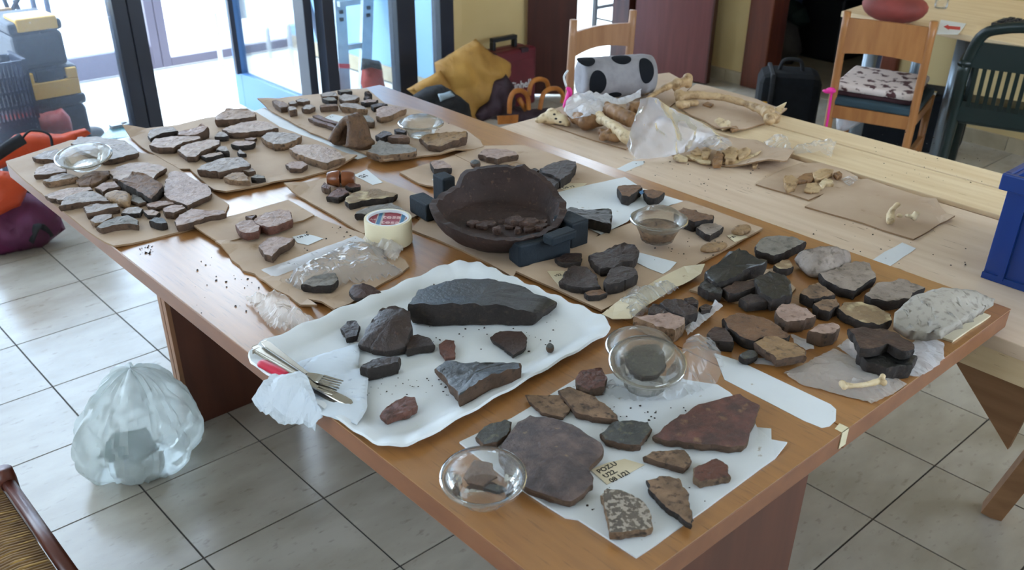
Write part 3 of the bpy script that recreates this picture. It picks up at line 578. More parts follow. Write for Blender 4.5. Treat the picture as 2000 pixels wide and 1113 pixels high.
A3('rounded grey sherd right of the cube-like one', 1.6, 'greybuff', [(350, 240), (390, 215), (430, 212), (462, 230), (420, 252), (370, 252)])
A3('square pale sherd at the back of the far rows', 1.6, 'greybuff', [(500, 132), (560, 115), (620, 115), (636, 148), (590, 150), (510, 150)])
A3('pale sherd in front of the square one in the far rows', 1.6, 'greyplain', [(505, 165), (560, 155), (610, 160), (632, 180), (560, 186)], side='coredark')
A3('dark-fronted sherd at the far edge of the desk', 1.4, 'greyplain', [(630, 108), (680, 95), (740, 100), (747, 112), (660, 117)], side='coredark')
A3('pale rectangular sherd right in the far rows', 1.8, 'greybuff', [(645, 150), (690, 130), (760, 140), (802, 155), (770, 178), (690, 190), (650, 170)])
A3('small dark chip on white paper at the far edge', 2.4, 'darkbrown', [(840, 115, 2.6), (875, 105, 2.8), (902, 130, 2), (870, 138, 2)], side='coredark')
A3('second small dark chip on white paper at the far edge', 1.8, 'darkbrown', [(835, 160, 1.2), (865, 140, 2.0), (888, 160, 1.5), (860, 172, 1.1)], side='coredark')
A3('brown trapezoid sherd in the near left of the far rows', 1.8, 'brown', [(495, 218), (560, 210), (630, 210), (637, 225), (560, 230), (500, 236)])
A3('long grey sherd with a tan corner in the far rows', 2.0, 'greybuff', [(650, 212), (700, 200), (780, 205), (840, 230), (865, 250), (790, 250), (720, 238), (660, 232)], side='corelight')
A3('pink flat sherd with dark front at the right of the far rows', 1.6, 'pinkbuff', [(810, 192), (870, 172), (950, 178), (930, 195), (850, 202)], side='coredark')
A3('dark leaf-shaped sherd beside the broad pink one', 1.6, 'darkbrown', [(890, 220), (950, 200), (1025, 212), (960, 228), (910, 240)], side='coredark')
A3('broad pink sherd with a thick curved edge by the bare desk', 2.0, 'pinkbuff', [(930, 250), (990, 225), (1080, 225), (1150, 236), (1170, 246), (1100, 275), (1040, 305), (970, 317), (930, 305)], side='corelight')
A3('long thin red-brown sliver left of the loop handle', 1.2, 'redbrown', [(405, 322), (430, 318), (520, 345), (600, 372), (650, 395), (640, 408), (550, 375), (450, 345)])
A3('flat reddish sherd lying along the thin sliver', .9, 'redbrown', [(440, 300), (480, 292), (560, 330), (650, 358), (640, 368), (560, 350), (480, 322)])
A3('grey sherd half hidden behind the loop handle', 2.0, 'greyplain', [(820, 300), (870, 295), (922, 335), (915, 355), (860, 350)])
A3('dark jagged sherd just right of the loop handle', 1.8, 'darkbrown', [(930, 455), (990, 415), (1050, 430), (1060, 450), (960, 475)], side='coredark')
A3('small brown wedge sherd in front of the foil-bright container', 2.2, 'brown', [(1020, 465), (1080, 445), (1170, 450), (1195, 470), (1100, 482)])
A3('dark chip beneath the far clear container', 1.4, 'darkbrown', [(1070, 405), (1110, 398), (1170, 420), (1150, 435), (1090, 425)], side='coredark')
A3('steel-blue smooth sherd in front of the loop handle', 2.2, 'greyplain', [(860, 580), (920, 520), (960, 490), (1060, 520), (1180, 525), (1255, 558), (1250, 578), (1120, 600), (960, 610)], side='corelight')
A3('rust-brown wedge sherd at the right front of the far cardboard', 2.6, 'tan', [(1265, 480, 1.6), (1310, 450, 2.4), (1480, 425, 3.4), (1640, 425, 3.4), (1648, 460, 2.6), (1560, 490, 2.4), (1430, 540, 2), (1340, 530, 1.8)], side='core')
g = 'loose sherds around the middle of the desks'
def A4(label, cr, th, top, poly, side='core', **k): return sherd(label, cr, th, top, side, poly, group=k.pop('group', g), base=k.pop('base', CB+.0055), **k)
A4('pale sherd alone on the small cardboard behind the vessel', 'C', 2.0, 'pinkbuff', [(1345, 660), (1390, 645), (1450, 650), (1500, 675), (1522, 705), (1440, 712), (1380, 720)], side='coredark')
A4('flat pink-buff sherd behind the vessel rim', 'E', 1.8, 'pinkbuff', [(610, 40), (660, 5), (800, 0), (900, 20), (932, 48), (840, 60), (760, 85), (680, 65)], base=CB+.0065)
A4('small dark stone left of the flat pink-buff sherd', 'E', 1.6, 'slate', [(540, 100), (570, 80), (630, 90), (632, 112), (580, 118)], base=CB+.0065, rnd=1)
A4('tan crumb of pottery just behind the vessel wall', 'E', 1.2, 'tan', [(840, 130), (900, 102), (957, 125), (930, 138), (880, 140)], base=CB+.0065)
A4('left piece of the three joined dark sherds', 'E', 2.0, 'umber', [(990, 165), (1060, 150), (1087, 163), (1060, 185), (990, 212)], base=CB+.0065, side='coredark')
A4('largest right piece of the three joined dark sherds', 'E', 2.8, 'umber', [(1092, 157), (1180, 105), (1300, 90), (1368, 98), (1378, 130), (1320, 200), (1250, 245), (1190, 208), (1112, 180)], base=CB+.0065, side='coredark')
A4('front piece of the three joined dark sherds', 'E', 2.2, 'umber', [(980, 250), (1080, 187), (1110, 184), (1190, 212), (1248, 252), (1190, 310), (1120, 318), (980, 305)], base=CB+.0065, side='coredark')
A4('dark sherd in front of the brown spool', 'C', 1.6, 'redbrown', [(545, 928), (600, 882), (650, 852), (710, 880), (717, 898), (640, 942), (600, 938)], side='coredark')
A4('dark square sherd right below the brown spool', 'C', 1.4, 'redbrown', [(690, 845), (740, 815), (812, 838), (812, 855), (740, 865)], side='coredark')
A4('small shiny chip left of the brown spool', 'C', 1.6, 'redbrown', [(505, 850), (530, 815), (580, 848), (570, 870), (530, 866)])
A4('long oval speckled sherd behind the tape roll', 'D', 1.8, 'cream', [(1160, 130), (1200, 80), (1280, 45), (1400, 32), (1500, 50), (1575, 72), (1540, 95), (1420, 110), (1300, 130), (1200, 150)], side='coredark')
A4('low grey sherd half hidden by the tape roll', 'D', 1.8, 'greyplain', [(1235, 232), (1290, 195), (1400, 160), (1520, 145), (1580, 165), (1645, 205), (1560, 215), (1400, 230)], side='coredark')
A4('left piece of the broken pink sherd', 'D', 2.0, 'pinkbuff', [(320, 310), (380, 275), (450, 280), (507, 320), (495, 362), (400, 380), (350, 365)], side='redbrown', base=CB+.009)
A4('larger right piece of the broken pink sherd', 'D', 2.2, 'pinkbuff', [(460, 282), (480, 250), (560, 215), (660, 195), (738, 200), (765, 270), (690, 300), (580, 335), (510, 318)], side='redbrown', base=CB+.009)
A4('small back sliver of the broken pink sherd', 'D', 1.6, 'redbrown', [(390, 245), (430, 240), (482, 233), (445, 272)], base=CB+.009)
A4('fan-shaped lilac sherd beside the handwritten note', 'D', 1.8, 'pinkbuff', [(490, 475), (520, 445), (570, 410), (640, 398), (780, 415), (740, 455), (660, 500), (600, 562), (540, 545)], side='core')
A4('dark sherd with tan scars at the tray edge by the bag', 'D', 2.4, 'darkpatch', [(1200, 800, 1.5), (1250, 755, 2.6), (1330, 755, 2.8), (1400, 788, 2.4), (1480, 830, 1.5), (1380, 862, 1.4), (1260, 885, 1.4), (1200, 850, 1.4)], side='coredark', rnd=1)
A4('grey sherd sealed in the clear bag by the tape roll', 'D', 1.8, 'greyplain', [(820, 775), (900, 720), (1000, 690), (1090, 680), (1120, 740), (1060, 790), (900, 792)], side='coredark')
g = 'dark sherds on the cardboard by the clear pot'
def A5(label, th, top, poly, side='coredark', **k): return sherd(label, 'F', th, top, side, poly, group=k.pop('group', g), base=k.pop('base', CB+.0085), **k)
A5('thin dark sherd lying against the foam block', 1.2, 'umber', [(330, 612), (420, 572), (540, 570), (540, 640), (420, 655), (350, 635)])
A5('tallest brown sherd with a white streak on top', 2.2, 'umber', [(585, 590, 2), (640, 570, 2.2), (720, 555, 2.2), (800, 510, 2.8), (890, 490, 3), (960, 502, 3), (990, 550, 2.6), (950, 640, 2.2), (860, 640, 2.2), (780, 690, 2), (680, 690, 2), (640, 655, 2)])
A5('brown pentagonal sherd at the near left of that cardboard', 1.6, 'umber', [(365, 790), (440, 682), (480, 665), (590, 680), (650, 740), (690, 835), (590, 848), (480, 838), (400, 818)])
A5('brown sherd split by a crack beside the pentagonal one', 2.6, 'umber', [(710, 785), (760, 690), (860, 670), (960, 690), (972, 738), (900, 785), (820, 808), (730, 820)])
A5('small brown chip at the front of that cardboard', 1.3, 'brown', [(555, 882), (620, 860), (700, 850), (740, 878), (680, 905), (590, 905)])
A5('red-brown block sherd behind the clear pot', 2.8, 'brown', [(1260, 250), (1330, 217), (1420, 238), (1480, 260), (1572, 280), (1560, 312), (1480, 318), (1400, 330), (1330, 305)])
A5('white-faced sherd with black edge right of the clear pot', 1.8, 'greybuff', [(1430, 372), (1480, 340), (1580, 340), (1642, 370), (1600, 405), (1540, 440), (1500, 425)])
A5('small tan pebble sherd at the far corner of the cardboard', 1.6, 'tan', [(1690, 382), (1740, 350), (1830, 340), (1872, 360), (1840, 392), (1760, 402)], rnd=1, side='tan')
A5('long tan rounded sherd below the white-faced one', 1.6, 'tan', [(1450, 520), (1510, 482), (1640, 470), (1692, 495), (1600, 528), (1500, 535)], rnd=1, side='tan')
A5('black rough sherd behind the foam blocks', 2.6, 'black', [(380, 242), (440, 215), (560, 235), (720, 225), (777, 235), (777, 290), (768, 355), (680, 330), (580, 310), (480, 282)], base=CB+.008)
o = A5('left dark sherd with blue stickers near the plank table', 2.6, 'brown', [(810, 48), (870, 40), (1000, 40), (1012, 60), (970, 98), (900, 138), (850, 120)], base=CB+.008, group='stickered sherds on white paper')
sherd('', 'F', .2, 'blue_sheet', 'blue_sheet', [(812, 80), (850, 72), (858, 100), (835, 110)], base=CB+.020, parent=o, name='sticker', jit=0)
o = A5('right brown sherd with a blue sticker near the plank table', 2.2, 'brown', [(1010, 82), (1090, 78), (1185, 95), (1170, 118), (1110, 155), (1060, 140)], base=CB+.008, group='stickered sherds on white paper')
sherd('', 'F', .2, 'blue_sheet', 'blue_sheet', [(968, 80), (1000, 66), (1032, 100), (1005, 118)], base=CB+.022, parent=o, name='sticker', jit=0)
g = 'dark fragments in the opened bag'
def A6(label, th, top, poly, **k): return sherd(label, 'F', th, top, 'coredark', poly, group=g, base=CB+.003, **k)
A6('left dark fragment spilling from the clear bag', 2.4, 'umber', [(1060, 1000), (1085, 962), (1140, 968), (1250, 1000), (1272, 1045), (1150, 1055), (1060, 1040)])
A6('long dark fragment in the middle of the clear bag spill', 2.8, 'umber', [(1140, 960), (1200, 928), (1320, 930), (1440, 1000), (1440, 1040), (1340, 1070), (1250, 1035)])
A6('small dark fragment at the back of the bag spill', 3.0, 'umber', [(1330, 930), (1400, 910), (1452, 940), (1440, 975), (1370, 962)])
A6('right-hand dark chip of the bag spill', 1.8, 'umber', [(1450, 990), (1500, 967), (1560, 980), (1540, 1010), (1470, 1025)])
sherd('thick lilac-faced sherd behind the domed container', 'L', 3.0, 'pinkbuff', 'corelight', [(925, -5), (1000, -15), (1080, -20), (1152, -5), (1160, 25), (1110, 62), (1060, 50), (990, 25)], base=CB, group=g)
# right-hand group on the bare desk
g = 'stones and sherds at the right of the middle desk'
def A7(label, th, top, poly, side='core', **k): return sherd(label, 'J', th, top, side, poly, group=g, base=k.pop('base', CB), **k)
A7('grey streaked sherd at the back of the right-hand group', 2.4, 'greyplain', [(450, 152), (490, 102), (580, 90), (680, 95), (762, 130), (700, 155), (620, 198), (560, 215), (500, 198), (455, 182)], side='coredark')
A7('thick barrel-shaped stone by the plank table', 5.0, 'greybuff', [(690, 185, 3.4), (740, 165, 4.6), (850, 152, 5.4), (980, 154, 5.4), (1040, 180, 4.2), (1048, 220, 3), (1000, 255, 2.6), (900, 290, 2.4), (830, 310, 2.2), (770, 290, 2.4), (720, 230, 3)], rnd=1, side='greybuff', bulge=.006)
A7('large smooth black slab leaning on black fragments', 3.0, 'black', [(140, 310, 3), (230, 240, 4.2), (300, 190, 4.8), (350, 162, 5), (400, 185, 4.8), (460, 215, 4.2), (525, 240, 3.6), (500, 270, 3), (400, 290, 3), (330, 340, 3), (220, 382, 2.6), (150, 345, 2.6)], side='coredark', base=CB+.004)
A7('brown-tinged black fragment under the smooth slab', 2.2, 'darkbrown', [(255, 412), (330, 370), (440, 360), (462, 400), (380, 430), (290, 448)], side='coredark', base=CB+.004)
A7('biggest rough black fragment right of the smooth slab', 3.0, 'black', [(440, 350), (540, 302), (640, 340), (672, 385), (668, 450), (560, 480), (480, 440)], side='coredark', base=CB+.004)
A7('small black fragment at the front of the black pile', 2.0, 'umber', [(350, 472), (420, 440), (500, 450), (522, 492), (400, 502)], side='coredark', base=CB+.004)
A7('black base fragment below the smooth slab edge', 2.2, 'black', [(105, 395), (150, 345), (220, 385), (255, 420), (250, 445), (170, 435)], side='coredark', base=CB+.004)
A7('little cream-topped stone between the slab and barrel stone', 1.8, 'cream', [(560, 272), (610, 237), (660, 240), (682, 278), (640, 295), (590, 292)], side='coredark')
A7('tan sherd with thick black edge below the barrel stone', 2.4, 'greybuff', [(830, 322), (930, 290), (1040, 242), (1100, 240), (1140, 260), (1180, 338), (1100, 395), (1050, 430), (960, 405), (880, 368)], side='coredark')
A7('flat grey sherd between the black-edged one and roof tile', 2.4, 'greybuff', [(1110, 450), (1180, 372), (1240, 370), (1350, 352), (1480, 410), (1400, 440), (1382, 475), (1260, 488), (1140, 475)], side='coredark')
A7('rough tan sherd with a dark left side in the group centre', 2.4, 'corelight', [(720, 440), (770, 392), (830, 375), (900, 420), (942, 450), (880, 460), (800, 478)], side='coredark')
A7('small chunky sherd in front of the rough tan one', 2.4, 'corelight', [(800, 502), (850, 475), (950, 475), (957, 508), (900, 552), (830, 538)], side='coredark')
A7('cream flint-like stone beside the roof tile', 2.2, 'cream', [(950, 532), (990, 492), (1090, 490), (1200, 530), (1282, 568), (1270, 605), (1200, 632), (1100, 615), (1000, 570)], side='coredark')
A7('pinkish rough lump left of the cream flint', 2.8, 'pinkbuff', [(570, 542), (600, 507), (690, 500), (760, 530), (822, 578), (740, 605), (640, 615), (590, 590)], side='core')
A7('small speckled pink stone in front of the cream flint', 3.0, 'pinkbuff', [(770, 672), (830, 625), (930, 615), (962, 638), (940, 672), (860, 690)], side='core')
A7('large brown flat sherd at the left of the right-hand group', 2.4, 'brown', [(255, 592), (330, 557), (440, 570), (540, 600), (652, 688), (640, 715), (520, 700), (440, 735), (380, 715), (290, 650)], side='coredark')
A7('dark reddish sherd at the far left of the right-hand group', 2.2, 'darkbrown', [(155, 680), (200, 637), (270, 650), (312, 700), (322, 742), (250, 735), (170, 718)], side='coredark')
A7('pale tan flat sherd at the front of the right-hand group', 1.8, 'tan', [(440, 732), (500, 705), (580, 700), (680, 740), (762, 788), (760, 815), (680, 832), (580, 842), (540, 808), (480, 770)], side='core', base=CB+.008)
A7('small dark knobbly stone under the pale tan sherd', 1.8, 'slate', [(340, 812), (400, 772), (460, 780), (472, 815), (400, 840)], side='coredark', rnd=1)
A7('black lump on clear plastic near the desk end', 3.0, 'black', [(1060, 800), (1150, 780), (1330, 795), (1432, 825), (1400, 870), (1240, 895), (1120, 850)], side='coredark')
A7('brown sherd resting on top of the black lump', 2.0, 'darkbrown', [(1010, 655), (1090, 645), (1200, 650), (1290, 672), (1400, 740), (1422, 782), (1330, 790), (1260, 745), (1150, 782), (1080, 770)], side='coredark', base=CB+.028)
# tray sherds
TB = TZ+.004
g = 'dark sherds on the white paper tray'
def A8(label, th, top, poly, side='coredark', **k): return sherd(label, 'K', th, top, side, poly, group=g, base=TB, **k)
A8('largest blue-black rim sherd on the white tray', 4, 'black', [(880, 205, 4.2), (930, 130, 3.8), (1050, 85, 3.4), (1200, 65, 3.3), (1350, 70, 3.2), (1480, 100, 2.8), (1570, 145, 2.4), (1692, 190, 2), (1640, 225, 2), (1580, 255, 2.8), (1400, 215, 4.4), (1200, 205, 4.8), (1000, 210, 4.8)], bulge=.003)
A8('domed dark sherd leaning beside the large rim sherd', 3, 'umber', [(615, 425, 1.2), (650, 345, 2.6), (700, 265, 4.2), (745, 218, 5), (830, 215, 5.2), (890, 242, 4.6), (905, 335, 3), (880, 380, 2.4), (865, 440, 1.6), (760, 462, 1.2), (680, 455, 1.2)], bulge=.012)
A8('flat dark sherd attached right of the domed one', 1.6, 'umber', [(870, 385), (930, 365), (1000, 388), (1027, 425), (940, 438), (872, 455)])
A8('small dark chip left of the domed sherd', 1.2, 'umber', [(518, 335), (545, 297), (590, 290), (622, 318), (600, 378), (545, 395)])
A8('angular dark sherd below the domed one', 2.6, 'umber', [(615, 545), (690, 500), (760, 485), (842, 490), (830, 520), (760, 535), (660, 560)])
A8('thin red-brown chip at the middle of the tray', .8, 'redbrown', [(1045, 420), (1080, 395), (1132, 400), (1137, 440), (1137, 488), (1080, 498), (1055, 460)], side='redbrown')
A8('heart-shaped sherd with a tan patch on the tray', .9, 'darkpatch', [(1318, 382), (1380, 347), (1500, 352), (1532, 390), (1520, 440), (1450, 485), (1400, 440), (1340, 402)])
A8('bluish triangular sherd with a thick broken edge on the tray', 3.2, 'black', [(1022, 548, 1.6), (1070, 515, 2), (1280, 520, 2.8), (1500, 522, 3), (1490, 548, 3.6), (1340, 588, 3.8), (1210, 660, 3.4), (1160, 705, 2.8), (1110, 645, 2), (1080, 595, 1.8)], side='core')
A8('wine-brown lump at the near end of the tray', 1.5, 'redbrown', [(725, 802), (790, 740), (870, 702), (922, 707), (937, 758), (890, 785), (800, 812), (760, 825)], side='redbrown')
A8('tiny pebble at the right of the tray', 1.4, 'slate', [(1622, 432), (1648, 404), (1677, 425), (1662, 445)], rnd=1, side='core')
# near card sherds
NB = CB+.0035
g = 'sherds on the near white card'
def A9(label, th, top, poly, side='core', **k): return sherd(label, 'L', th, top, side, poly, group=g, base=NB, **k)
A9('greenish grey sherd at the left of the near card', 1.2, 'slate', [(205, 540), (240, 490), (340, 460), (372, 470), (365, 510), (310, 565), (240, 575)])
A9('largest purplish flat sherd on the near white card', 1.7, 'plum', [(310, 590), (350, 530), (400, 470), (450, 440), (560, 450), (640, 480), (720, 530), (792, 580), (780, 618), (730, 680), (738, 755), (700, 800), (640, 838), (540, 808), (440, 770), (330, 690)], bulge=.008)
A9('thin angular tan sherd above the purplish one', .8, 'corelight', [(430, 347), (520, 352), (592, 348), (632, 420), (602, 455), (500, 430), (450, 382)])
A9('long gritty tan sherd touching the thin angular one', 1.3, 'corelight', [(583, 330), (630, 310), (720, 345), (800, 395), (852, 440), (850, 462), (740, 452), (660, 430), (620, 390)])
A9('grey-green square-ish sherd at the centre of the card', 1.4, 'slate', [(768, 530), (830, 472), (940, 465), (997, 470), (1000, 508), (950, 580), (860, 572), (790, 552)])
A9('large maroon sherd at the right of the near card', 1.6, 'maroonish', [(1003, 540), (1100, 460), (1200, 400), (1310, 365), (1400, 345), (1492, 395), (1470, 480), (1430, 585), (1350, 585), (1180, 568), (1080, 558)])
A9('small brown wedge below the maroon sherd', 1.2, 'corelight', [(963, 630), (1000, 605), (1080, 600), (1160, 595), (1187, 648), (1150, 685), (1060, 658)])
A9('small reddish tile-like sherd near the card edge', 1.4, 'redbrown', [(1193, 680), (1240, 660), (1300, 635), (1345, 665), (1362, 718), (1290, 732), (1220, 745), (1193, 720)], side='corelight')
A9('pointed brown sherd reaching over the card edge', 1.2, 'corelight', [(983, 735), (1040, 715), (1130, 720), (1160, 770), (1190, 880), (1192, 942), (1120, 895), (1040, 828), (988, 770)], side='coredark')
A9('white-crusted ribbed sherd at the near corner of the card', 1.6, 'speckle', [(773, 800), (800, 770), (880, 785), (960, 820), (1000, 880), (1013, 948), (930, 965), (810, 975), (800, 880)], side='corelight')
A9('reddish sherd beside the bagged domed container', 1.8, 'redbrown', [(660, 268), (680, 235), (780, 225), (802, 268), (790, 312), (720, 330), (665, 305)])
# ------------------------------------------------------------------ soft and special shapes
UX = Vector((RT.x, RT.y, 0)).normalized(); UY = Vector((-UX.y, UX.x, 0))       # to the right / away, seen from the near desk corner
ZV = Vector((0, 0, 1))
def crumple(p, s, seed): return abs(noise.noise(Vector((p.x*s, p.y*s, p.z*s+seed))))*1.3+.5*abs(noise.noise(Vector((p.x*s*2.3, p.y*s*2.3, p.z*s*2.3+seed+5))))-.35
def drape(name, cr, poly, z, mat, bulge=.01, cr_amp=.004, cr_s=40, L=.012, label=None, cat=None, group=None, parent=None, solid=.0006, seed=0, smooth=True, edge_r=.04, jagged=.0015, step=.012, zmin=None):
    """a sheet, bag or cloth: outline with own heights (cm), inflated and crumpled in between"""
    ol3 = jag([Vector((*on(cr, p[0], p[1], z+(p[2] if len(p) > 2 else 0)/100).xy, (p[2] if len(p) > 2 else 0)/100)) for p in poly], step, jagged, seed)
    v, f, bd = tri_surface(ol3, L, 7); n = len(ol3); mb = MB(); out = []
    for p in v:
        ws = h = 0; dm = 9
        for i in range(n):
            q = ol3[i]; d2 = (q.x-p.x)**2+(q.y-p.y)**2+1e-7; w_ = 1/(d2*d2); ws += w_; h += w_*q.z; dm = min(dm, d2)
        d = math.sqrt(dm); t = min(1, d/edge_r); t = t*(2-t)
        hh = h/ws+bulge*t+cr_amp*crumple(p, cr_s, seed)*(.35+.65*t)
        out.append((p.x, p.y, max(z+hh, zmin if zmin is not None else z+.0004)))
    mb.add(out, f, 0, smooth); ob = mb.build(name, mat, parent, solid=solid)
    return ob if parent else tag(ob, label, cat, group)
def pillow(name, pts, nrm, depth, mat, L=.03, amp=.012, s=14, edge_r=.09, label=None, cat=None, group=None, parent=None, seed=0, step=.03, smooth=True, back=.5):
    """an inflated, creased bag: closed outline pts in a plane with normal nrm (towards the viewer)"""
    pts = [Vector(p) for p in pts]; c = sum(pts, Vector())/len(pts); nrm = Vector(nrm).normalized()
    u = ZV.cross(nrm); u = u.normalized() if u.length > .1 else Vector((1, 0, 0)); w_ = nrm.cross(u)
    fl = [Vector(((p-c).dot(u), (p-c).dot(w_), 0)) for p in pts]; ol = jag(fl, step, step*.08, seed); v, f, bd = tri_surface(ol, L, 6)
    n = len(ol); F = []; Bk = []
    for p in v:
        d = min(seg_d(p.xy, ol[i].xy, ol[(i+1) % n].xy) for i in range(n)); t = min(1, d/edge_r); t = math.sqrt(max(0, t*(2-t)))
        q = c+u*p.x+w_*p.y; k = amp*crumple(q, s, seed)*(t if t < 1 else 1)
        F.append(q+nrm*(depth*t+k)); Bk.append(q-nrm*(depth*t*back))
    mb = MB(); m = len(F); mb.add(F+Bk, f+[tuple(i+m for i in reversed(q)) for q in f], 0, smooth)
    ob = mb.build(name, mat, parent); 
    md = ob.modifiers.new('weld', 'WELD'); md.merge_threshold = .0005
    return ob if parent else tag(ob, label, cat, group)
def lerp3(p, n=8):
    """smooth curve through points"""
    p = [Vector(q) for q in p]; out = []
    for i in range(len(p)-1):
        a, b, c, d = p[max(i-1, 0)], p[i], p[i+1], p[min(i+2, len(p)-1)]
        for j in range(n):
            t = j/n; out.append(.5*((2*b)+(c-a)*t+(2*a-5*b+4*c-d)*t*t+(3*b-a-3*c+d)*t**3))
    return out+[p[-1]]
def lerp1(v, n=8): return [v[i]+(v[i+1]-v[i])*j/n for i in range(len(v)-1) for j in range(n)]+[v[-1]]
# ------------------------------------------------------------------ paper tray, napkin, cutlery
P('tray', 'dde0e2', 'd3d6d8', rough=.45, spec=.5, scale=6, c3='b9b4a8', s3=50, lo3=.7, hi3=.78)
def rrect(d, n=10, ns=26):
    hx, hy, r = .262-d, .199-d, max(.055-d*.6, .012); o = []
    for k, (sx, sy) in enumerate(((1, 1), (-1, 1), (-1, -1), (1, -1))):
        for j in range(n+1): a = math.pi/2*k+math.pi/2*j/n; o.append(Vector((sx*(hx-r)+r*math.cos(a), sy*(hy-r)+r*math.sin(a), 0)))
        nx = ((-1, 1), (-1, -1), (1, -1), (1, 1))[k]; b = math.pi/2*(k+1); e = Vector((nx[0]*(hx-r)+r*math.cos(b), nx[1]*(hy-r)+r*math.sin(b), 0)); st = o[-1]
        o += [st.lerp(e, j/ns) for j in range(1, ns)]
    return o
tc_ = Vector((.256, -2.578, 0)); tr_ = Matrix.Rotation(R(4.5), 3, 'Z')
mb = MB(); rings = []; NR = len(rrect(0)); vv = []
for d, z, fl in ((.08, .0015, 0), (.045, .0015, 0), (.034, .003, 0), (.022, .010, .0012), (.008, .016, .0026), (0, .0165, .0032), (-.002, .013, .003), (.006, .013, .0026), (.02, .007, .0012), (.034, .0005, 0)):
    for j, p in enumerate(rrect(d)):
        w_ = math.sin(j*2*math.pi/5.0)*fl; q = tr_ @ (p*(1+w_*.8))+tc_; vv.append((q.x, q.y, TZ+.0006+z+w_*.8))
mb.v = vv; k = 10
mb.f = [(i*NR+j, i*NR+(j+1) % NR, (i+1)*NR+(j+1) % NR, (i+1)*NR+j) for i in range(k-1) for j in range(NR)]+[tuple(range(NR-1, -1, -1))]
mb.f = [tuple(reversed(q)) for q in mb.f]; mb.m = [0]*len(mb.f); mb.sm = [True]*len(mb.f)
tag(mb.build('paper_tray', 'tray', sharp=50), 'white paper tray with fluted rim holding black sherds', 'tray')
NZ = TZ+.004
nk = thing('paper_napkin', on('V', 600, 700, NZ), 'white paper napkin wrapped round the cutlery on the tray corner', 'napkin')
drape('folded_sheet', 'V', [(540, 360, .3), (700, 300, .3), (870, 250, .3), (1182, 150, .3), (1165, 420, .4), (1262, 440, .6), (1262, 600, .6), (1250, 850, .8), (1150, 1000, 1.2), (770, 900, 1.2), (600, 640, .8), (560, 420, .5)], NZ, 'tissue', bulge=.003, cr_amp=.003, cr_s=18, parent=nk, seed=3)
drape('crumpled_corner', 'V', [(70, 740, 1.2), (160, 600, 2.4), (270, 485, 3.2), (420, 480, 3.6), (560, 440, 3.8), (650, 530, 3.4), (700, 640, 2.8), (745, 800, 2.0), (800, 900, 1.2), (740, 990, -.6), (720, 1080, -2.0), (560, 1020, -1.4), (340, 1000, -1.2), (150, 880, -.6)], NZ, 'tissue', bulge=.006, cr_amp=.014, cr_s=22, parent=nk, seed=8, smooth=False, L=.008, zmin=TZ-.03)
def ribbon(mb, pts, wid, th, mi=0):
    """flat metal strip along pts, upright thickness th"""
    pts = [Vector(p) for p in pts]; v = []; k = len(pts)
    for i, p in enumerate(pts):
        d = pts[min(i+1, k-1)]-pts[max(i-1, 0)]; s_ = d.cross(ZV).normalized()*wid[i]/2
        v += [p-s_, p+s_, p+s_*.9+ZV*th, p-s_*.9+ZV*th]
    f = [(a*4+j, a*4+(j+1) % 4, (a+1)*4+(j+1) % 4, (a+1)*4+j) for a in range(k-1) for j in range(4)]+[(0, 1, 2, 3), (k*4-1, k*4-2, k*4-3, k*4-4)]
    mb.add(v, [tuple(reversed(q)) for q in f], mi, False); return mb
def fork(label, h0, neck, tip, z0, z1, z2, w=.02):
    a, b, c = on('V', *h0, z0), on('V', *neck, z1), on('V', *tip, z2); t = thing('fork', b, label, 'fork', 'steel cutlery in the napkin')
    ribbon(MB(), lerp3([a, a.lerp(b, .12), a.lerp(b, .55), b], 4), lerp1([w*.55, w*.8, w*.5, w*.32], 4), .002).build('handle', 'steel', t, bevel=.0006)
    d = (c-b); s_ = d.cross(ZV).normalized(); hd = b.lerp(c, .42)
    ribbon(MB(), [b, b.lerp(c, .14)-ZV*.0006, b.lerp(c, .30)-ZV*.001, hd], [w*.34, w*.85, w*1.15, w*1.15], .0016).build('head', 'steel', t, bevel=.0005)
    for k in range(4):
        o_ = s_*w*1.15*(k-1.5)*.27; ribbon(MB(), [hd+o_, hd.lerp(c, .5)+o_+ZV*.001, c+o_+ZV*.003], [w*.2, w*.18, w*.09], .0015).build('tine', 'steel', t)
    return t
fork('steel fork lying on top of the cutlery bundle', (190, 150), (640, 480), (985, 605), TZ+.034, TZ+.034, TZ+.022)
fork('second steel fork beneath the top one in the napkin', (95, 195), (660, 545), (935, 680), TZ+.028, TZ+.030, TZ+.018)
kn = thing('table_knife', on('V', 700, 600, TZ+.02), 'steel knife with a rounded blade tip in the napkin', 'knife', 'steel cutlery in the napkin')
a, b, c = on('V', 110, 250, TZ+.024), on('V', 640, 560, TZ+.027), on('V', 1100, 790, TZ+.014)
ribbon(MB(), [a, a.lerp(b, .5), b], [.012, .014, .011], .005).build('handle', 'steel', kn, bevel=.0015)
ribbon(MB(), [b, b.lerp(c, .4), b.lerp(c, .8), b.lerp(c, .93), c], [.012, .016, .018, .015, .006], .0012).build('blade', 'steel', kn)
kr = thing('paring_knife', on('V', 500, 600, TZ+.02), 'pointed knife with a bright red plastic handle', 'knife', 'steel cutlery in the napkin')
a, b, c = on('V', 165, 370, TZ+.024), on('V', 440, 500, TZ+.024), on('V', 1195, 903, TZ+.012)
MB().tube(lerp3([a-(b-a)*.04, a, a.lerp(b, .5), b], 4), lerp1([.004, .0085, .0095, .008], 4), 12, flat=.75).build('handle', 'red_plastic', kr)
ribbon(MB(), [b, b.lerp(c, .5), b.lerp(c, .85), c], [.012, .012, .009, .001], .0012).build('blade', 'steel_dark', kr)
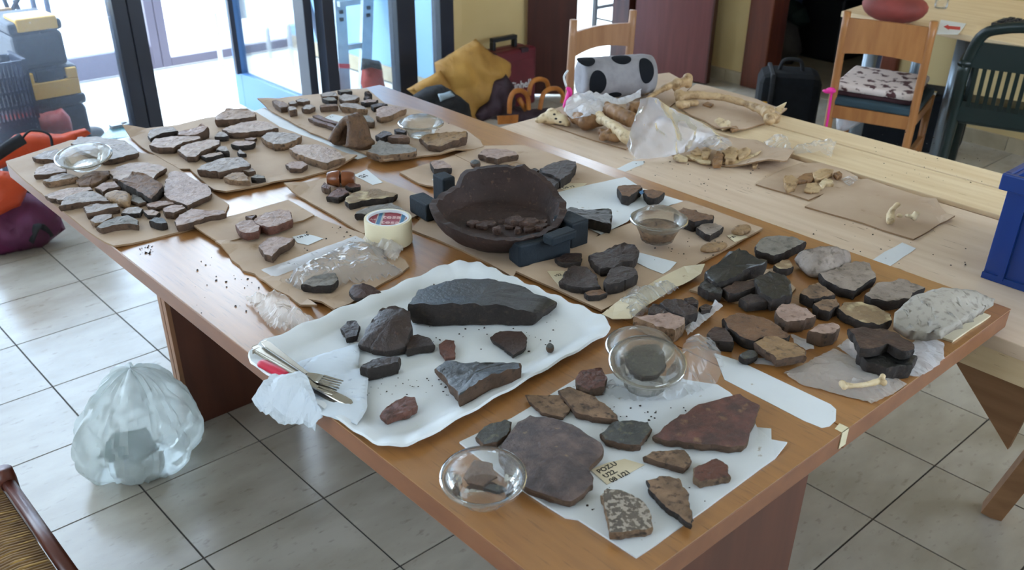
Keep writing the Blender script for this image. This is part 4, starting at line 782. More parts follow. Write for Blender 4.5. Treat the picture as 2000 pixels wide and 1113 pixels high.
# ------------------------------------------------------------------ tape roll
P('tape_red', '8e2434', rough=.5); P('tape_blue', '1f5f86', rough=.5); P('tape_grey', 'a39a92', rough=.5); P('tape_pink', 'd3a7a4', rough=.6)
rb = CB+.005; zt = rb+.052; ct = (at(713, 421, zt)+at(802, 429, zt))/2; rr = (at(713, 421, zt)-at(802, 429, zt)).length/2
tr = thing('tape_roll', (ct.x, ct.y, rb), 'cream roll of adhesive tape with a red and blue label', 'tape roll')
c0 = Vector((ct.x, ct.y, rb))
MB().lathe([(rr*.90, 0), (rr*.99, 0), (rr, .001), (rr, .051), (rr*.99, .052), (rr*.90, .052)], 56, c0, closed=True).build('roll', 'masking', tr, sharp=40)
MB().lathe([(rr*.82, 0), (rr*.895, 0), (rr*.895, .0525), (rr*.82, .0525)], 56, c0, closed=True).build('core', 'paper', tr, sharp=40)
def chord(x0, x1, r, z):
    o = []; a0, a1 = math.acos(x1/r), math.acos(x0/r)
    for j in range(9): a = a0+(a1-a0)*j/8; o.append((r*math.cos(a), r*math.sin(a)))
    for j in range(9): a = a1+(a0-a1)*j/8; o.append((r*math.cos(a), -r*math.sin(a)))
    return [c0+UX*x+UY*y+ZV*z for x, y in o]
rl = rr*.82
lb = MB().prism([(p.x, p.y) for p in chord(-rl*.999, rl*.999, rl, 0)], rb+.046, rb+.047).build('label', 'tape_red', tr)
for x0, x1, m in ((-.60, -.54, 'tape_grey'), (-.54, -.36, 'tape_blue'), (-.36, -.26, 'tape_grey'), (.60, .65, 'tape_grey'), (.65, .84, 'tape_blue'), (.84, .90, 'tape_grey')):
    MB().prism([(p.x, p.y) for p in chord(x0*rl, x1*rl, rl*.995, 0)], rb+.0471, rb+.0474).build('stripe', m, lb)
text_mesh('lettering', 'tesa', .024, 'tape_pink', c0+UX*rl*.17+UY*rl*.33+ZV*.0475, UX, UY, lb, bold=.0003)
text_mesh('lettering', 'tesa', .024, 'tape_pink', c0+UX*rl*.17-UY*rl*.36+ZV*.0475, UX, UY, lb, bold=.0003)
text_mesh('small_print', 'A4', .012, 'tape_pink', c0-UX*rl*.78+ZV*.0475, UX, UY, lb)
# ------------------------------------------------------------------ the big broken vessel and its foam blocks
vc = at(974, 468, TZ); vb = CB+.0045; v0 = Vector((vc.x, vc.y, vb))
HP = [(0, .066), (25, .074), (42, .090), (58, .104), (70, .110), (100, .108), (118, .103), (127, .099), (132, .074), (160, .070), (200, .078), (235, .066), (270, .054), (300, .052), (330, .058), (360, .066)]
def hmax(d):
    for (a, ha), (b, hb) in zip(HP, HP[1:]):
        if a <= d <= b: return ha+(hb-ha)*(d-a)/(b-a)
PR = [(.078, 0), (.100, .012), (.120, .030), (.136, .050), (.144, .072), (.148, .10), (.150, .17)]
def prof(z):
    for (ra, za), (rb_, zb) in zip(PR, PR[1:]):
        if za <= z <= zb: return ra+(rb_-ra)*(z-za)/(zb-za)
    return PR[-1][0]
NP, NS = 120, 9; V = []; Fc = []
for side in (0, 1):
    for i in range(NP):
        d = 360*i/NP; hm = hmax(d)+.005*noise.noise(Vector((math.cos(R(d))*7, math.sin(R(d))*7, 2)))+.004*noise.noise(Vector((math.cos(R(d))*22, math.sin(R(d))*22, 5)))
        for s_ in range(NS):
            z = (hm if side == 0 else hm-.001)*s_/(NS-1); r = prof(z)
            if side: z = .036+(hm-.036)*s_/(NS-1); r = prof(z)-.014-.003*abs(noise.noise(Vector((d*.2, z*60, 1))))
            r += .0025*noise.noise(Vector((math.cos(R(d))*5, math.sin(R(d))*5, z*30+side*9)))
            V.append(v0+(UX*math.cos(R(d))+UY*math.sin(R(d)))*r+ZV*z)
for i in range(NP):
    j = (i+1) % NP
    for s_ in range(NS-1):
        Fc.append((i*NS+s_, j*NS+s_, j*NS+s_+1, i*NS+s_+1)); o_ = NP*NS; Fc.append((o_+i*NS+s_+1, o_+j*NS+s_+1, o_+j*NS+s_, o_+i*NS+s_))
    Fc.append((i*NS+NS-1, j*NS+NS-1, NP*NS+j*NS+NS-1, NP*NS+i*NS+NS-1))
Fc.append(tuple(i*NS for i in range(NP-1, -1, -1))); Fc.append(tuple(NP*NS+i*NS for i in range(NP)))
ves = thing('broken_vessel', v0, 'large dark brown broken vessel base propped on blue foam', 'vessel')
SH('vessel', '38241e', '291a16', '513a2f', rough=.72, scale=16, bump=.8, bscale=40, lo3=.6)
SH('vessel_rubble', '4c3329', '38251e', '664a39', rough=.6, scale=30, bump=.8)
mb = MB(); mb.add(V, Fc, 0, True); mb.build('wall', 'vessel', ves, sharp=55)
rn = random.Random(4)
for (x, y, s_, h) in ((700, 575, 30, .022), (850, 585, 22, .024), (1000, 560, 34, .024), (1090, 590, 26, .024), (900, 545, 30, .026), (760, 610, 18, .022), (1010, 612, 20, .022), (640, 590, 26, .022), (920, 620, 16, .022), (810, 555, 16, .023), (1120, 560, 16, .023), (580, 570, 18, .022)):
    pl = [(x+s_*3.0*math.cos(a)*rn.uniform(.5, 1.15), y+s_*1.1*math.sin(a)*rn.uniform(.5, 1.15)) for a in [k*6.283/6 for k in range(6)]]
    sherd('', 'E', rn.uniform(.6, 1.8), 'vessel_rubble', 'vessel_rubble', pl, base=vb+h+.012, parent=ves, name='fragment')
sherd('', 'E', .25, 'tape_strip', 'tape_strip', [(1195, 552), (1235, 515), (1280, 508), (1275, 525), (1225, 560)], base=vb+.046, parent=ves, name='white_plaster_fill', jit=.4)
def foam(label, p0, p1, dep, z0, z1):
    a, b = on('E', *p0, z0), on('E', *p1, z0); a.z = b.z = 0; u = (b-a).normalized(); w_ = Vector((-u.y, u.x, 0)); w_ = w_ if w_.dot(UY) > 0 else -w_
    tag(MB().obox((a+b)/2+w_*dep/2, u, w_, (b-a).length/2, dep/2, z0, z1).build('foam_block', 'foam', bevel=.004), label, 'foam block', 'blue foam blocks propping the vessel')
foam('long blue foam block in front of the broken vessel', (930, 930), (1330, 838), .045, vb, vb+.048)
foam('blue foam block at the right of the broken vessel', (1335, 790), (1465, 745), .06, vb, vb+.058)
foam('blue foam wedge under the right vessel edge', (1190, 770), (1380, 700), .03, vb+.0425, vb+.062)
foam('blue foam block at the left of the broken vessel', (215, 575), (330, 545), .075, vb, vb+.040)
foam('small blue foam block behind the vessel left wall', (345, 440), (440, 415), .045, vb, vb+.062)
# ------------------------------------------------------------------ loop handle, spool, roof tile
hb = CB+.0075
P0, P1, P2 = on('C', 650, 505, hb), on('C', 752, 318, hb+.070), on('C', 800, 535, hb+.004)
mb = MB(); arc = lerp3([P0+ZV*.006, P0.lerp(P1, .5)+ZV*.008-UX*.004, P1, P1.lerp(P2, .45)+ZV*.010+UX*.006, P2], 7)
for off in (-.014, 0, .014): mb.tube([p+(UY*.8+UX*.6)*off*(1+.7*abs(i/14-1)) for i, p in enumerate(arc)], lerp1([.016, .012, .0115, .014, .020], 7), 12)
mb.ball(P0+UX*.0-UY*.004+ZV*.004, .022, sc=(1.1, 1.1, .5)); mb.ball(P2+ZV*.006+UX*.012, .028, sc=(1.2, 1, .6))
SH('handle', '6e4f35', '573c28', '43301f', rough=.6)
tag(mb.build('pottery_handle', 'handle', remesh=.0035), 'brown arched pottery loop handle standing upright', 'pottery handle')
sc_ = on('C', 660, 790, CB+.024); ax = (on('C', 765, 780, CB+.024)-on('C', 555, 780, CB+.024)); hl = ax.length/2; ax.normalize()
M3 = Matrix((ZV.cross(ax).normalized(), ax.cross(ZV.cross(ax)).normalized(), ax)).transposed()
spt = thing('spool', (sc_.x, sc_.y, CB+.005), 'glossy brown barrel-shaped spool with a groove round its middle', 'spool')
P('spool', '8a4f2c', '6d3a1e', rough=.3, scale=30, stretch=(1, 1, 1), bump=.1)
rs = .0185
for s0, s1 in ((-1, -.06), (.06, 1)):
    ra_, rz_ = (.80, 1.04) if abs(s0) > .5 else (1.04, .80); pf = [(0, s0*hl), (rs*ra_*.90, s0*hl), (rs*ra_, (s0*.94+s1*.06)*hl), (rs*(ra_*.6+rz_*.4+.05), (s0*.6+s1*.4)*hl), (rs*(ra_*.25+rz_*.75+.05), (s0*.25+s1*.75)*hl), (rs*rz_, (s0*.06+s1*.94)*hl), (rs*rz_*.90, s1*hl), (0, s1*hl)]
    MB().lathe(pf, 28, sc_, M3).build('half', 'spool', spt, sharp=50)
MB().lathe([(rs*.55, -.07*hl), (rs*.55, .07*hl)], 24, sc_, M3).build('waist', 'coredark', spt)
SH('rooftile', 'ada499', '9a9186', '877e74', rough=.75, bump=.25, scale=10)
drape('roof_tile', 'J', [(1285, 645, 1.2), (1300, 580, 2.4), (1400, 485, 4.2), (1570, 435, 5), (1750, 450, 4.6), (1868, 492, 2.6), (1860, 525, 2.0), (1760, 585, 3.4), (1660, 645, 3.4), (1560, 695, 2.4), (1480, 708, 1.2), (1380, 695, 1.0)], CB+.004, 'rooftile', bulge=.012, cr_amp=.002, cr_s=30, L=.012, label='pale grey curved roof tile fragment at the desk corner', cat='roof tile', solid=.018, seed=5, zmin=CB+.014, edge_r=.09)
# ------------------------------------------------------------------ clear pots
def deli(name, label, cx_, cy_, zr, R0, tilt=0, az=0, scuff=False, bowl_h=.8, lid_h=.38, z0=None, parent_mat='clear', group='clear plastic lidded pots'):
    """lidded deli pot; its rim circle is centred on the pixel (cx_, cy_) at height zr, tilted towards the viewer"""
    rc = at(cx_, cy_, zr); M = Matrix.Rotation(az, 3, 'Z') @ Matrix.Rotation(tilt, 3, UX) ; c = rc
    t = thing(name, rc, label, 'plastic pot', group); m1 = 'clear_scuffed' if scuff else 'clear'
    H_ = bowl_h*R0; rib = lambda a, r, z: .02*math.cos(a*14) if z < -.25*R0 else 0
    MB().lathe([(0, -H_+.004), (.35*R0, -H_+.004), (.5*R0, -H_), (.60*R0, -H_+.001), (.66*R0, -H_*.6), (.80*R0, -H_*.34), (.90*R0, -.1*R0), (.92*R0, -.03*R0), (1.02*R0, -.02*R0), (1.05*R0, -.05*R0)], 64, c, M, wob=rib).build('bowl', m1, t)
    MB().lathe([(1.07*R0, -.05*R0), (1.06*R0, .03*R0), (1.0*R0, .05*R0), (.94*R0, .0), (.90*R0, .02*R0), (.86*R0, .08*R0), (.80*R0, lid_h*R0*.55), (.62*R0, lid_h*R0*.86), (.35*R0, lid_h*R0*.98), (0, lid_h*R0)], 64, c, M).build('lid', m1, t)
    MB().lathe([(1.0*R0, .048*R0), (1.065*R0, .03*R0), (1.07*R0, -.02*R0), (1.01*R0, -.0), (1.0*R0, .048*R0)], 64, c, M).build('rim', m1, t)
    return t, rc, M
def prad(x0, x1, y, z): return (at(x0, y, z)-at(x1, y, z)).length/2
R1 = prad(860, 1030, 932, TZ+.055)/1.05
pot, rc, M = deli('plastic_pot', 'clear lidded pot nearest the desk edge, left of the big sherd', 944, 929, TZ+.052, R1, tilt=R(5), bowl_h=.66, lid_h=.36, scuff=False)
sherd('', 'L', .5, 'slate', 'coredark', [(240, 770), (270, 752), (330, 760), (350, 778), (300, 790)], base=TZ+.02, parent=pot, name='sherd_inside')
sherd('', 'L', .4, 'brown', 'core', [(150, 720), (200, 640), (280, 660), (300, 720), (240, 760), (170, 750)], base=TZ+.022, parent=pot, name='sherd_inside')
R2 = prad(1190, 1338, 705, TZ+.06)/1.05
pot, rc, M = deli('plastic_pot', 'domed clear pot in a plastic bag with a slate sherd inside', 1265, 706, TZ+.066, R2, tilt=R(12), scuff=True, lid_h=.3)
sherd('', 'W', 1.2, 'slate', 'coredark', [(480, 420), (640, 320), (900, 310), (960, 420), (1000, 560), (900, 700), (700, 720), (560, 640)], base=TZ+.045, parent=pot, name='sherd_inside')
R3 = prad(1186, 1316, 672, TZ+.04)/1.05
deli('plastic_pot', 'second clear pot half hidden behind the domed one', 1250, 676, TZ+.050, R3, tilt=R(6), scuff=True)
R4 = prad(109, 217, 308, TZ+.046)/1.05
deli('plastic_pot', 'clear pot lying on the far left cardboard among buff sherds', 163, 304, TZ+.046, R4, tilt=R(9), scuff=True, bowl_h=.42, lid_h=.24)
R5 = prad(777, 866, 240, TZ+.05)/1.05
deli('plastic_pot', 'shiny clear pot on the far cardboard by the rust-brown wedge', 822, 240, TZ+.046, R5, scuff=True, bowl_h=.6, lid_h=.3)
R6 = prad(1232, 1341, 430, TZ+.05)/1.05
pot, rc, M = deli('plastic_pot', 'clear pot of earth standing on the cardboard beside the vessel', 1287, 428, TZ+.068, R6, scuff=True)
MB().lathe([(0, 0), (.6*R6, 0), (.74*R6, .3*R6), (.8*R6, .42*R6), (.4*R6, .46*R6), (0, .44*R6)], 40, rc-ZV*(.72*R6)).build('soil', 'corelight', pot)
# ------------------------------------------------------------------ clear bags
def bag(label, cr, poly, z, mat='filmbag', cat='plastic bag', **k): return drape('plastic_bag', cr, poly, z, mat, label=label, cat=cat, group='thin plastic bags on the tables', solid=0, smooth=k.pop('smooth', False), **k)
bag('clear bag wrapped round the grey sherd beside the tape roll', 'D', [(700, 770), (780, 690), (850, 650), (1000, 570), (1180, 490), (1330, 478), (1480, 540), (1505, 620), (1620, 690), (1440, 745), (1130, 790), (1050, 830), (820, 820)], CB+.0045, bulge=.026, cr_amp=.010, cr_s=32, L=.012, seed=11)
bag('crumpled neck of a clear bag in front of the tape roll', 'D', [(1300, 450, 1), (1380, 385, 2.4), (1450, 450, 1), (1510, 395, 2.4), (1570, 440, 1.2), (1625, 490, .6), (1560, 600, .3), (1480, 560, .3), (1380, 500, .5)], CB+.005, bulge=.018, cr_amp=.02, cr_s=40, L=.009, seed=12, mat='filmbag_dusty')
drape('bag_strip', 'D', [(520, 665), (900, 530), (1250, 400), (1340, 440), (1180, 490), (1000, 570), (830, 645), (620, 725)], CB+.0046, 'filmbag_milky', bulge=.002, cr_amp=.002, label='flat milky plastic strip behind the bagged sherd', cat='plastic strip', solid=0, seed=13)
bag('crumpled whitish wrapper on the desk left of the tray', 'D', [(395, 885, .4), (470, 870, 1), (560, 880, 1.6), (640, 855, 2), (740, 900, 1.6), (760, 980, 1), (840, 1000, 1), (930, 1050, .3), (860, 1110, .3), (700, 1150, .3), (580, 1110, .3), (500, 1010, .3)], CB, mat='filmbag_dusty', bulge=.02, cr_amp=.02, cr_s=42, L=.009, seed=14)
bag('clear bag round the domed pot, spread to the right', 'W', [(110, 910, .2), (320, 770, .5), (700, 900, .5), (1100, 800, 2), (1180, 420, 4.6), (1250, 250, 5), (1380, 190, 5), (1560, 290, 4.4), (1640, 400, 4), (1690, 580, 2.8), (1600, 800, 1), (1300, 950, .3), (1000, 1000, .2), (700, 1010, .2), (400, 980, .2)], TZ+.003, bulge=.012, cr_amp=.016, cr_s=26, L=.012, seed=15)
bag('small zip bag with a bone at the near desk end', 'J', [(620, 925), (820, 832), (930, 775), (1100, 860), (1365, 990), (1280, 1050), (1150, 1110), (950, 1050), (740, 1000)], TZ+.001, mat='filmbag_dusty', bulge=.007, cr_amp=.006, cr_s=26, L=.012, seed=16)
bag('crinkled plastic sheet under the black lump', 'J', [(945, 765), (1030, 700), (1070, 800), (1240, 915), (1300, 840), (1400, 740), (1480, 702), (1588, 740), (1590, 840), (1520, 905), (1440, 942), (1240, 935), (1060, 850)], TZ+.0012, mat='filmbag_milky', bulge=.006, cr_amp=.010, cr_s=28, L=.012, seed=17)
bag('narrow twisted plastic strip by the dark bag fragments', 'J', [(10, 640, .3), (60, 580, 1), (140, 540, 1), (190, 510, 1.5), (205, 478, 2.4), (255, 520, 2), (200, 570, 1), (110, 640, .5), (40, 700, .3)], TZ+.001, mat='filmbag_milky', bulge=.008, cr_amp=.012, cr_s=40, L=.009, seed=18)
bag('torn clear bag mouth over the paper by the tray', 'F', [(830, 970), (930, 850), (1050, 850), (1200, 800), (1300, 860), (1150, 930), (1070, 960), (1050, 1050), (940, 1085)], CB+.010, bulge=.02, cr_amp=.014, cr_s=34, L=.010, seed=19)
bag('scrap of plastic under the pale tan flat sherd', 'J', [(420, 850), (440, 830), (600, 842), (640, 865), (560, 878), (450, 870)], TZ+.001, mat='filmbag_milky', bulge=.004, cr_amp=.004, seed=20)
bag('scrap of crumpled film between the brown and pink sherds', 'J', [(655, 690), (700, 700), (780, 730), (805, 780), (750, 785), (680, 740)], TZ+.001, mat='filmbag_milky', bulge=.006, cr_amp=.008, seed=21)
# small handwritten notes
def note(label, cr, poly, z, lines, org, ux, uy, size, mat='paper_cream'):
    t = thing('paper_note', on(cr, *poly[0], z), label, 'note'); sheet('slip', '', '', cr, poly, z, th=.0006, mat=mat, parent=t, jagged=.0004, wave=0)
    a, b, c = on(cr, *org, z+.0008), on(cr, *ux, z+.0008), on(cr, *uy, z+.0008); u, w_ = (b-a).normalized(), (c-a); w_ = (w_-u*w_.dot(u)).normalized()
    for k, s_ in enumerate(lines): text_mesh('handwriting', s_, size, 'ink', a-w_*size*1.05*k, u, w_, t, ext=.0002, align='LEFT', bold=.0002)
note('stained cream note with handwriting on the near card', 'L', [(728, 690), (800, 757), (890, 712), (972, 668), (880, 640), (800, 660)], NB, ['POZ.U', 'U22.', '08 1/21'], (760, 700), (850, 655), (735, 685), .012)
note('white note with pencilled marks beside the pink sherds', 'D', [(800, 455), (880, 472), (1000, 422), (930, 400), (860, 385), (760, 408)], CB+.0048, ['US 18'], (800, 415), (900, 385), (780, 400), .011, 'paper')
note('white paper label behind the brown spool', 'C', [(760, 765), (860, 720), (985, 820), (905, 840)], CB+.0055, ['PZ 4', 'US 3'], (800, 775), (880, 745), (770, 765), .010, 'paper')
note('cream note corner under the pentagonal brown sherd', 'F', [(275, 715), (400, 712), (460, 760), (365, 830), (330, 790)], CB+.009, ['v22'], (330, 750), (400, 735), (315, 735), .011)
note('cream note under the small tan pebble sherd', 'F', [(1670, 440), (1760, 410), (1830, 450), (1730, 490)], CB+.009, ['v 81'], (1690, 455), (1770, 435), (1680, 440), .010)
note('white label with two dark marks behind the loop handle', 'C', [(530, 320), (590, 290), (680, 310), (640, 350)], CB+.0075, ['I -'], (575, 312), (630, 302), (570, 300), .012, 'paper')
note('white scrap by the lone pale sherd', 'E', [(255, 240), (300, 230), (370, 236), (340, 255), (270, 256)], CB+.0055, [], (260, 240), (300, 240), (260, 230), .01, 'paper')
note('pencilled note behind the vessel at the joined dark sherds', 'E', [(1230, 300), (1300, 270), (1460, 270), (1380, 330), (1280, 325)], CB+.0066, ['US 12'], (1270, 308), (1370, 290), (1265, 290), .013, 'paper_cream')
# crumbs of earth: nobody could count them
rn = random.Random(9); mb = MB()
def crumb(p, s_):
    v = [Vector((x, y, z))*s_*rn.uniform(.6, 1.2)+p for x, y, z in ((1, 0, .2), (0, 1, .2), (-1, 0, .2), (0, -1, .2), (0, 0, 1))]; mb.add(v, [(0, 1, 4), (1, 2, 4), (2, 3, 4), (3, 0, 4), (3, 2, 1, 0)])
for (cr, x0, x1, y0, y1, n, z) in (('K', 640, 1100, 600, 700, 30, TB), ('K', 900, 1700, 260, 480, 34, TB), ('K', 950, 1250, 90, 130, 12, TB), ('L', 740, 1350, 400, 470, 26, NB), ('L', 560, 1300, 690, 930, 22, NB), ('D', 0, 500, 560, 1000, 30, TZ), ('D', 850, 1300, 330, 700, 22, CB+.0045), ('F', 1000, 1700, 400, 640, 22, CB+.0085), ('G', 700, 1900, 760, 1010, 40, PB), ('I', 900, 1700, 60, 420, 40, PB), ('I', 100, 1600, 700, 1000, 40, PB), ('M', 950, 1040, 1040, 1110, 24, TZ), ('C', 1000, 1500, 300, 620, 16, CB+.0075)):
    for _ in range(n): crumb(on(cr, rn.uniform(x0, x1), rn.uniform(y0, y1), z+.0003), rn.choice((.0012, .0016, .0022, .003)))
tag(mb.build('soil_crumbs', 'coredark'), 'dark earth crumbs scattered over desks, tray and cards', 'crumbs', kind='stuff')
# ------------------------------------------------------------------ bones on the plank table
BB = PB+.0045
def bone(label, cr, path, rad, knobs=(), mat='bone', base=None, name='bone', vox=.004, group='bones on the plank table', holes=()):
    """path: crop pixels with height in cm of the bone's axis; rad in cm; knobs: (crop x, y, h cm, r cm, squash)"""
    z = BB if base is None else base; mb = MB(); pts = lerp3([on(cr, p[0], p[1], z+p[2]/100) for p in path], 6) if len(path) > 1 else []
    if pts: mb.tube(pts, [max(.002, r*.0076*(1+.22*noise.noise(q*45))) for r, q in zip(lerp1(list(rad), 6), pts)], 12)
    for k in knobs: mb.ball(on(cr, k[0], k[1], z+k[2]/100), k[3]*.0074, 14, sc=(1, 1, k[4] if len(k) > 4 else 1))
    o = mb.build(name, mat, remesh=vox, disp=.006 if vox > .003 else .002, dscale=.018 if vox > .003 else .008); tag(o, label, 'bone', group); return o
bone('longest curved limb bone with a flared right end', 'G', [(1105, 270, 3), (1250, 262, 3.4), (1450, 282, 3.4), (1600, 322, 3), (1740, 375, 2.6), (1800, 420, 2.4)], [2.2, 1.7, 1.5, 1.6, 2.0, 2.8],
     [(1098, 250, 3.6, 2.2), (1105, 290, 2.4, 2.0), (1160, 262, 3.2, 1.8), (1790, 390, 3, 2.8), (1800, 450, 2.4, 2.6), (1840, 440, 2.4, 2.4)], 'bone')
MB_c = MB(); q = ons('G', [(1830, 370, .035), (1935, 318, .06), (1890, 405, .025)], BB)
MB_c.plate(q, (.004, .004, 0)); tag(MB_c.build('bone_splinter', 'bone_pale'), 'white pointed splinter at the end of the longest bone', 'bone', 'bones on the plank table')
bone('knobbed limb bone lying at the back by the grey roll', 'G', [(850, 292, 1.8), (930, 240, 2.4), (1020, 190, 3), (1100, 170, 3.4), (1165, 150, 3.4)], [.9, 1.2, 1.5, 2, 2.4], [(1165, 135, 4, 2.6), (1080, 165, 4, 2.2), (1075, 205, 2, 1.8), (1165, 170, 2.5, 2.2)])
bone('pale vertebra beside the grey roll', 'G', [(690, 235, 2), (760, 215, 2.6), (860, 225, 2.2)], [1.8, 2.2, 1.8], [(700, 200, 3, 2.0), (730, 185, 3.2, 1.8), (850, 215, 2.6, 2.0), (690, 240, 1.8, 2)])
bone('thick brown limb bone at the front of the bone heap', 'G', [(270, 400, 2.6), (350, 450, 2.8), (440, 465, 2.8), (510, 450, 3)], [2.2, 3.0, 3.0, 2.4], [(375, 475, 2.6, 3.2), (300, 440, 2.4, 2.8), (260, 410, 2.4, 2.0)], 'bone_brown')
bone('pale shaft bone crossing toward the tent-like bag', 'G', [(480, 440, 4), (540, 470, 4), (620, 530, 3.4), (690, 590, 2.6)], [2.4, 1.9, 2.1, 2.7], [(700, 590, 2.4, 2.8), (480, 430, 4, 2.4)], 'bone_pale')
b = bone('dark brown bone with two round holes', 'G', [(545, 370, 5), (640, 410, 5.2), (740, 460, 4.6)], [2.6, 3.0, 3.2], [(535, 345, 5.4, 2.0), (530, 385, 4.8, 2.0)], 'bone_brown')
bone('rust-brown bone end behind the tent-like bag', 'G', [(700, 360, 5), (790, 350, 5)], [2.0, 2.4], [(780, 360, 5, 2.6)], 'bone_brown')
bone('small brown knuckle bone in front of the heap', 'G', [(505, 570, 1.6), (570, 590, 1.6), (650, 600, 1.4)], [1.8, 1.5, 1.4], [(500, 545, 2.2, 1.6), (500, 590, 1.4, 1.5), (560, 545, 2.6, 1.4)], 'bone_brown')
sk = thing('animal_skull', on('G', 120, 450, BB), 'small pale skull with dark holes at the left cardboard end', 'bone', 'bones on the plank table')
mb = MB(); 
for x, y, h, r, s_ in ((120, 430, 1.8, 3.0, .8), (60, 440, 1.4, 2.2, .7), (10, 455, 1.0, 1.4, .7), (180, 450, 1.6, 2.4, .7), (225, 480, .9, 1.4, .7), (110, 395, 2.4, 1.8, .8)): mb.ball(on('G', x, y, BB+h/100), r/100, 14, sc=(1, 1, s_))
mb.build('cranium', 'bone_pale', sk, remesh=.004)
for x, y, h in ((130, 410, 4.0), (142, 445, 3.6), (175, 470, 2.8)): mb2 = MB().ball(on('G', x, y, BB+h/100), .0045, 10, sc=(1, 1, .6)).build('socket', 'coredark', sk)
for i, (x, y, r_) in enumerate(((1110, 340, 1.8), (1180, 330, 1.6))):
    bone(('left', 'right')[i]+' small knuckle bone under the longest bone head', 'G', [(x, y, 1.6), (x+40, y-12, 1.6)], [r_, r_*.8], [(x-14, y-8, 1.8, r_*.9), (x+50, y-4, 1.6, r_*.9)], 'bone')
def chip(label, cr, pts, th, mat='bone_pale', base=None, group='bone chips on cardboard'):
    return sherd(label, cr, th*.7, mat, mat, pts, base=BB if base is None else base, group=group, name='bone_chip', cat='bone', jit=1.5)
chip('brown-edged flat bone chip under the longest bone shaft', 'G', [(1280, 330), (1320, 310), (1370, 330), (1340, 350)], 1.2, 'bone_brown')
chip('ragged bone plate in front of the longest bone', 'G', [(1375, 450, 1), (1410, 430, 2), (1500, 465, 2.6), (1480, 500, 1.2), (1430, 520, .8), (1415, 490, 1)], 1.4, 'bone_pale')
chip('brown hooked chip beside the ragged bone plate', 'G', [(1490, 505), (1545, 500), (1560, 520), (1510, 535)], 1.4, 'bone_brown')
hb_ = BB+.004
spl = [((1050, 740), (1090, 715), (1165, 745), (1160, 765), (1100, 760), 'cream blunt chip at the left end of the splinter heap', 'bone_pale'), ((1150, 725), (1240, 720), (1350, 770), (1340, 795), (1250, 780), 'long pale flat splinter at the front of the heap', 'bone_pale'),
       ((1190, 700), (1240, 660), (1260, 680), (1290, 720), (1220, 720), 'tan curved splinter at the left of the heap', 'bone'), ((1270, 690), (1330, 650), (1350, 680), (1320, 740), (1280, 740), 'tan split tube in the middle of the heap', 'bone'),
       ((1360, 740), (1400, 690), (1440, 720), (1430, 790), (1370, 790), 'brown upright plate in the middle of the heap', 'bone_brown'), ((1440, 700), (1500, 650), (1560, 680), (1540, 760), (1470, 770), 'broad tan plate right of the heap centre', 'bone'),
       ((1540, 700), (1620, 660), (1660, 680), (1610, 730), (1560, 750), 'tan winged splinter at the right of the heap', 'bone'), ((1400, 790), (1560, 790), (1700, 720), (1740, 690), (1560, 770), 'long thin curved rib at the heap front right', 'bone_pale'),
       ((1665, 790), (1690, 760), (1715, 770), (1700, 815), (1670, 815), 'small tan stub alone on the curled cardboard', 'bone')]
for k, s_ in enumerate(spl): chip(s_[5], 'G', s_[:5], (1.2, .8, 1.8, 2.2, 2.6, 2.4, 2.0, .6, 1.2)[k], s_[6], base=BB)
cl = [([(290, 400), (300, 362), (350, 365), (390, 390), (370, 455), (310, 460)], 2.0, 'bone', 'stubby tan bone at the left of the chip cluster'), ([(380, 390), (440, 350), (500, 345), (530, 370), (470, 400), (400, 410)], 1.6, 'bone_brown', 'brown tube bone behind the stubby one'),
      ([(430, 475), (450, 425), (520, 415), (560, 450), (540, 480), (480, 485)], 1.0, 'bone', 'flat yellowish chip at the front of the cluster'), ([(490, 350), (560, 320), (630, 320), (640, 345), (560, 385), (510, 390)], 2.0, 'bone', 'tan flared chip at the middle of the cluster'),
      ([(540, 420), (580, 385), (635, 400), (640, 425), (590, 425), (560, 450)], 1.6, 'bone_pale', 'pale forked chip at the right of the cluster'), ([(640, 350), (680, 335), (705, 355), (670, 380)], 1.8, 'bone_brown', 'small brown chip at the far right of the cluster')]
for p_, th_, m_, l_ in cl: chip(l_, 'I', p_, th_, m_, base=BB)
bone('white branching bone alone on the last cardboard', 'I', [(1040, 690, 1), (1040, 640, 2.0), (1060, 600, 3.4), (1095, 565, 4.2)], [1.2, 1.3, 1.0, .9], [(1035, 690, 1, 1.3), (1100, 650, 1.4, 1.3, .6), (1160, 650, 1.2, 1.2, .6), (1220, 640, 1.6, 1.2, .8), (1205, 670, .9, 1.1, .7), (1090, 565, 4.4, 1.1, .6)], 'bone_pale')
bone('little bone inside the small zip bag', 'J', [(985, 995, 1.6), (1060, 1000, 1.7), (1150, 985, 1.8), (1210, 965, 1.9)], [.75, .55, .6, .8], [(975, 985, 1.8, .8), (985, 1008, 1.5, .7), (1218, 945, 2.2, .75), (1225, 980, 1.8, .75)], 'bone_pale', base=TZ+.002, vox=.002, group='bagged bones')
# ------------------------------------------------------------------ bags on the plank table
def tent(name, label, cr, vs, faces, mat, z, amp, s, seed, cat='plastic bag'):
    bm = bmesh.new(); pv = [bm.verts.new(on(cr, x, y, z+h/100)) for x, y, h in vs]
    for f in faces: bm.faces.new([pv[i] for i in f])
    bmesh.ops.triangulate(bm, faces=bm.faces[:])
    for _ in range(4): bmesh.ops.subdivide_edges(bm, edges=[e for e in bm.edges if e.calc_length() > .02], cuts=1); bmesh.ops.triangulate(bm, faces=[f for f in bm.faces if len(f.verts) > 3])
    bm.normal_update(); mv = {v: v.co+v.normal*amp*crumple(v.co, s, seed) for v in bm.verts}
    for v, c in mv.items(): v.co = c; v.co.z = max(v.co.z, z+.001)
    bm.verts.index_update(); mb = MB(); mb.add([v.co.copy() for v in bm.verts], [tuple(v.index for v in f.verts) for f in bm.faces], 0, True); bm.free()
    return tag(mb.build(name, mat), label, cat, 'thin plastic bags on the tables')
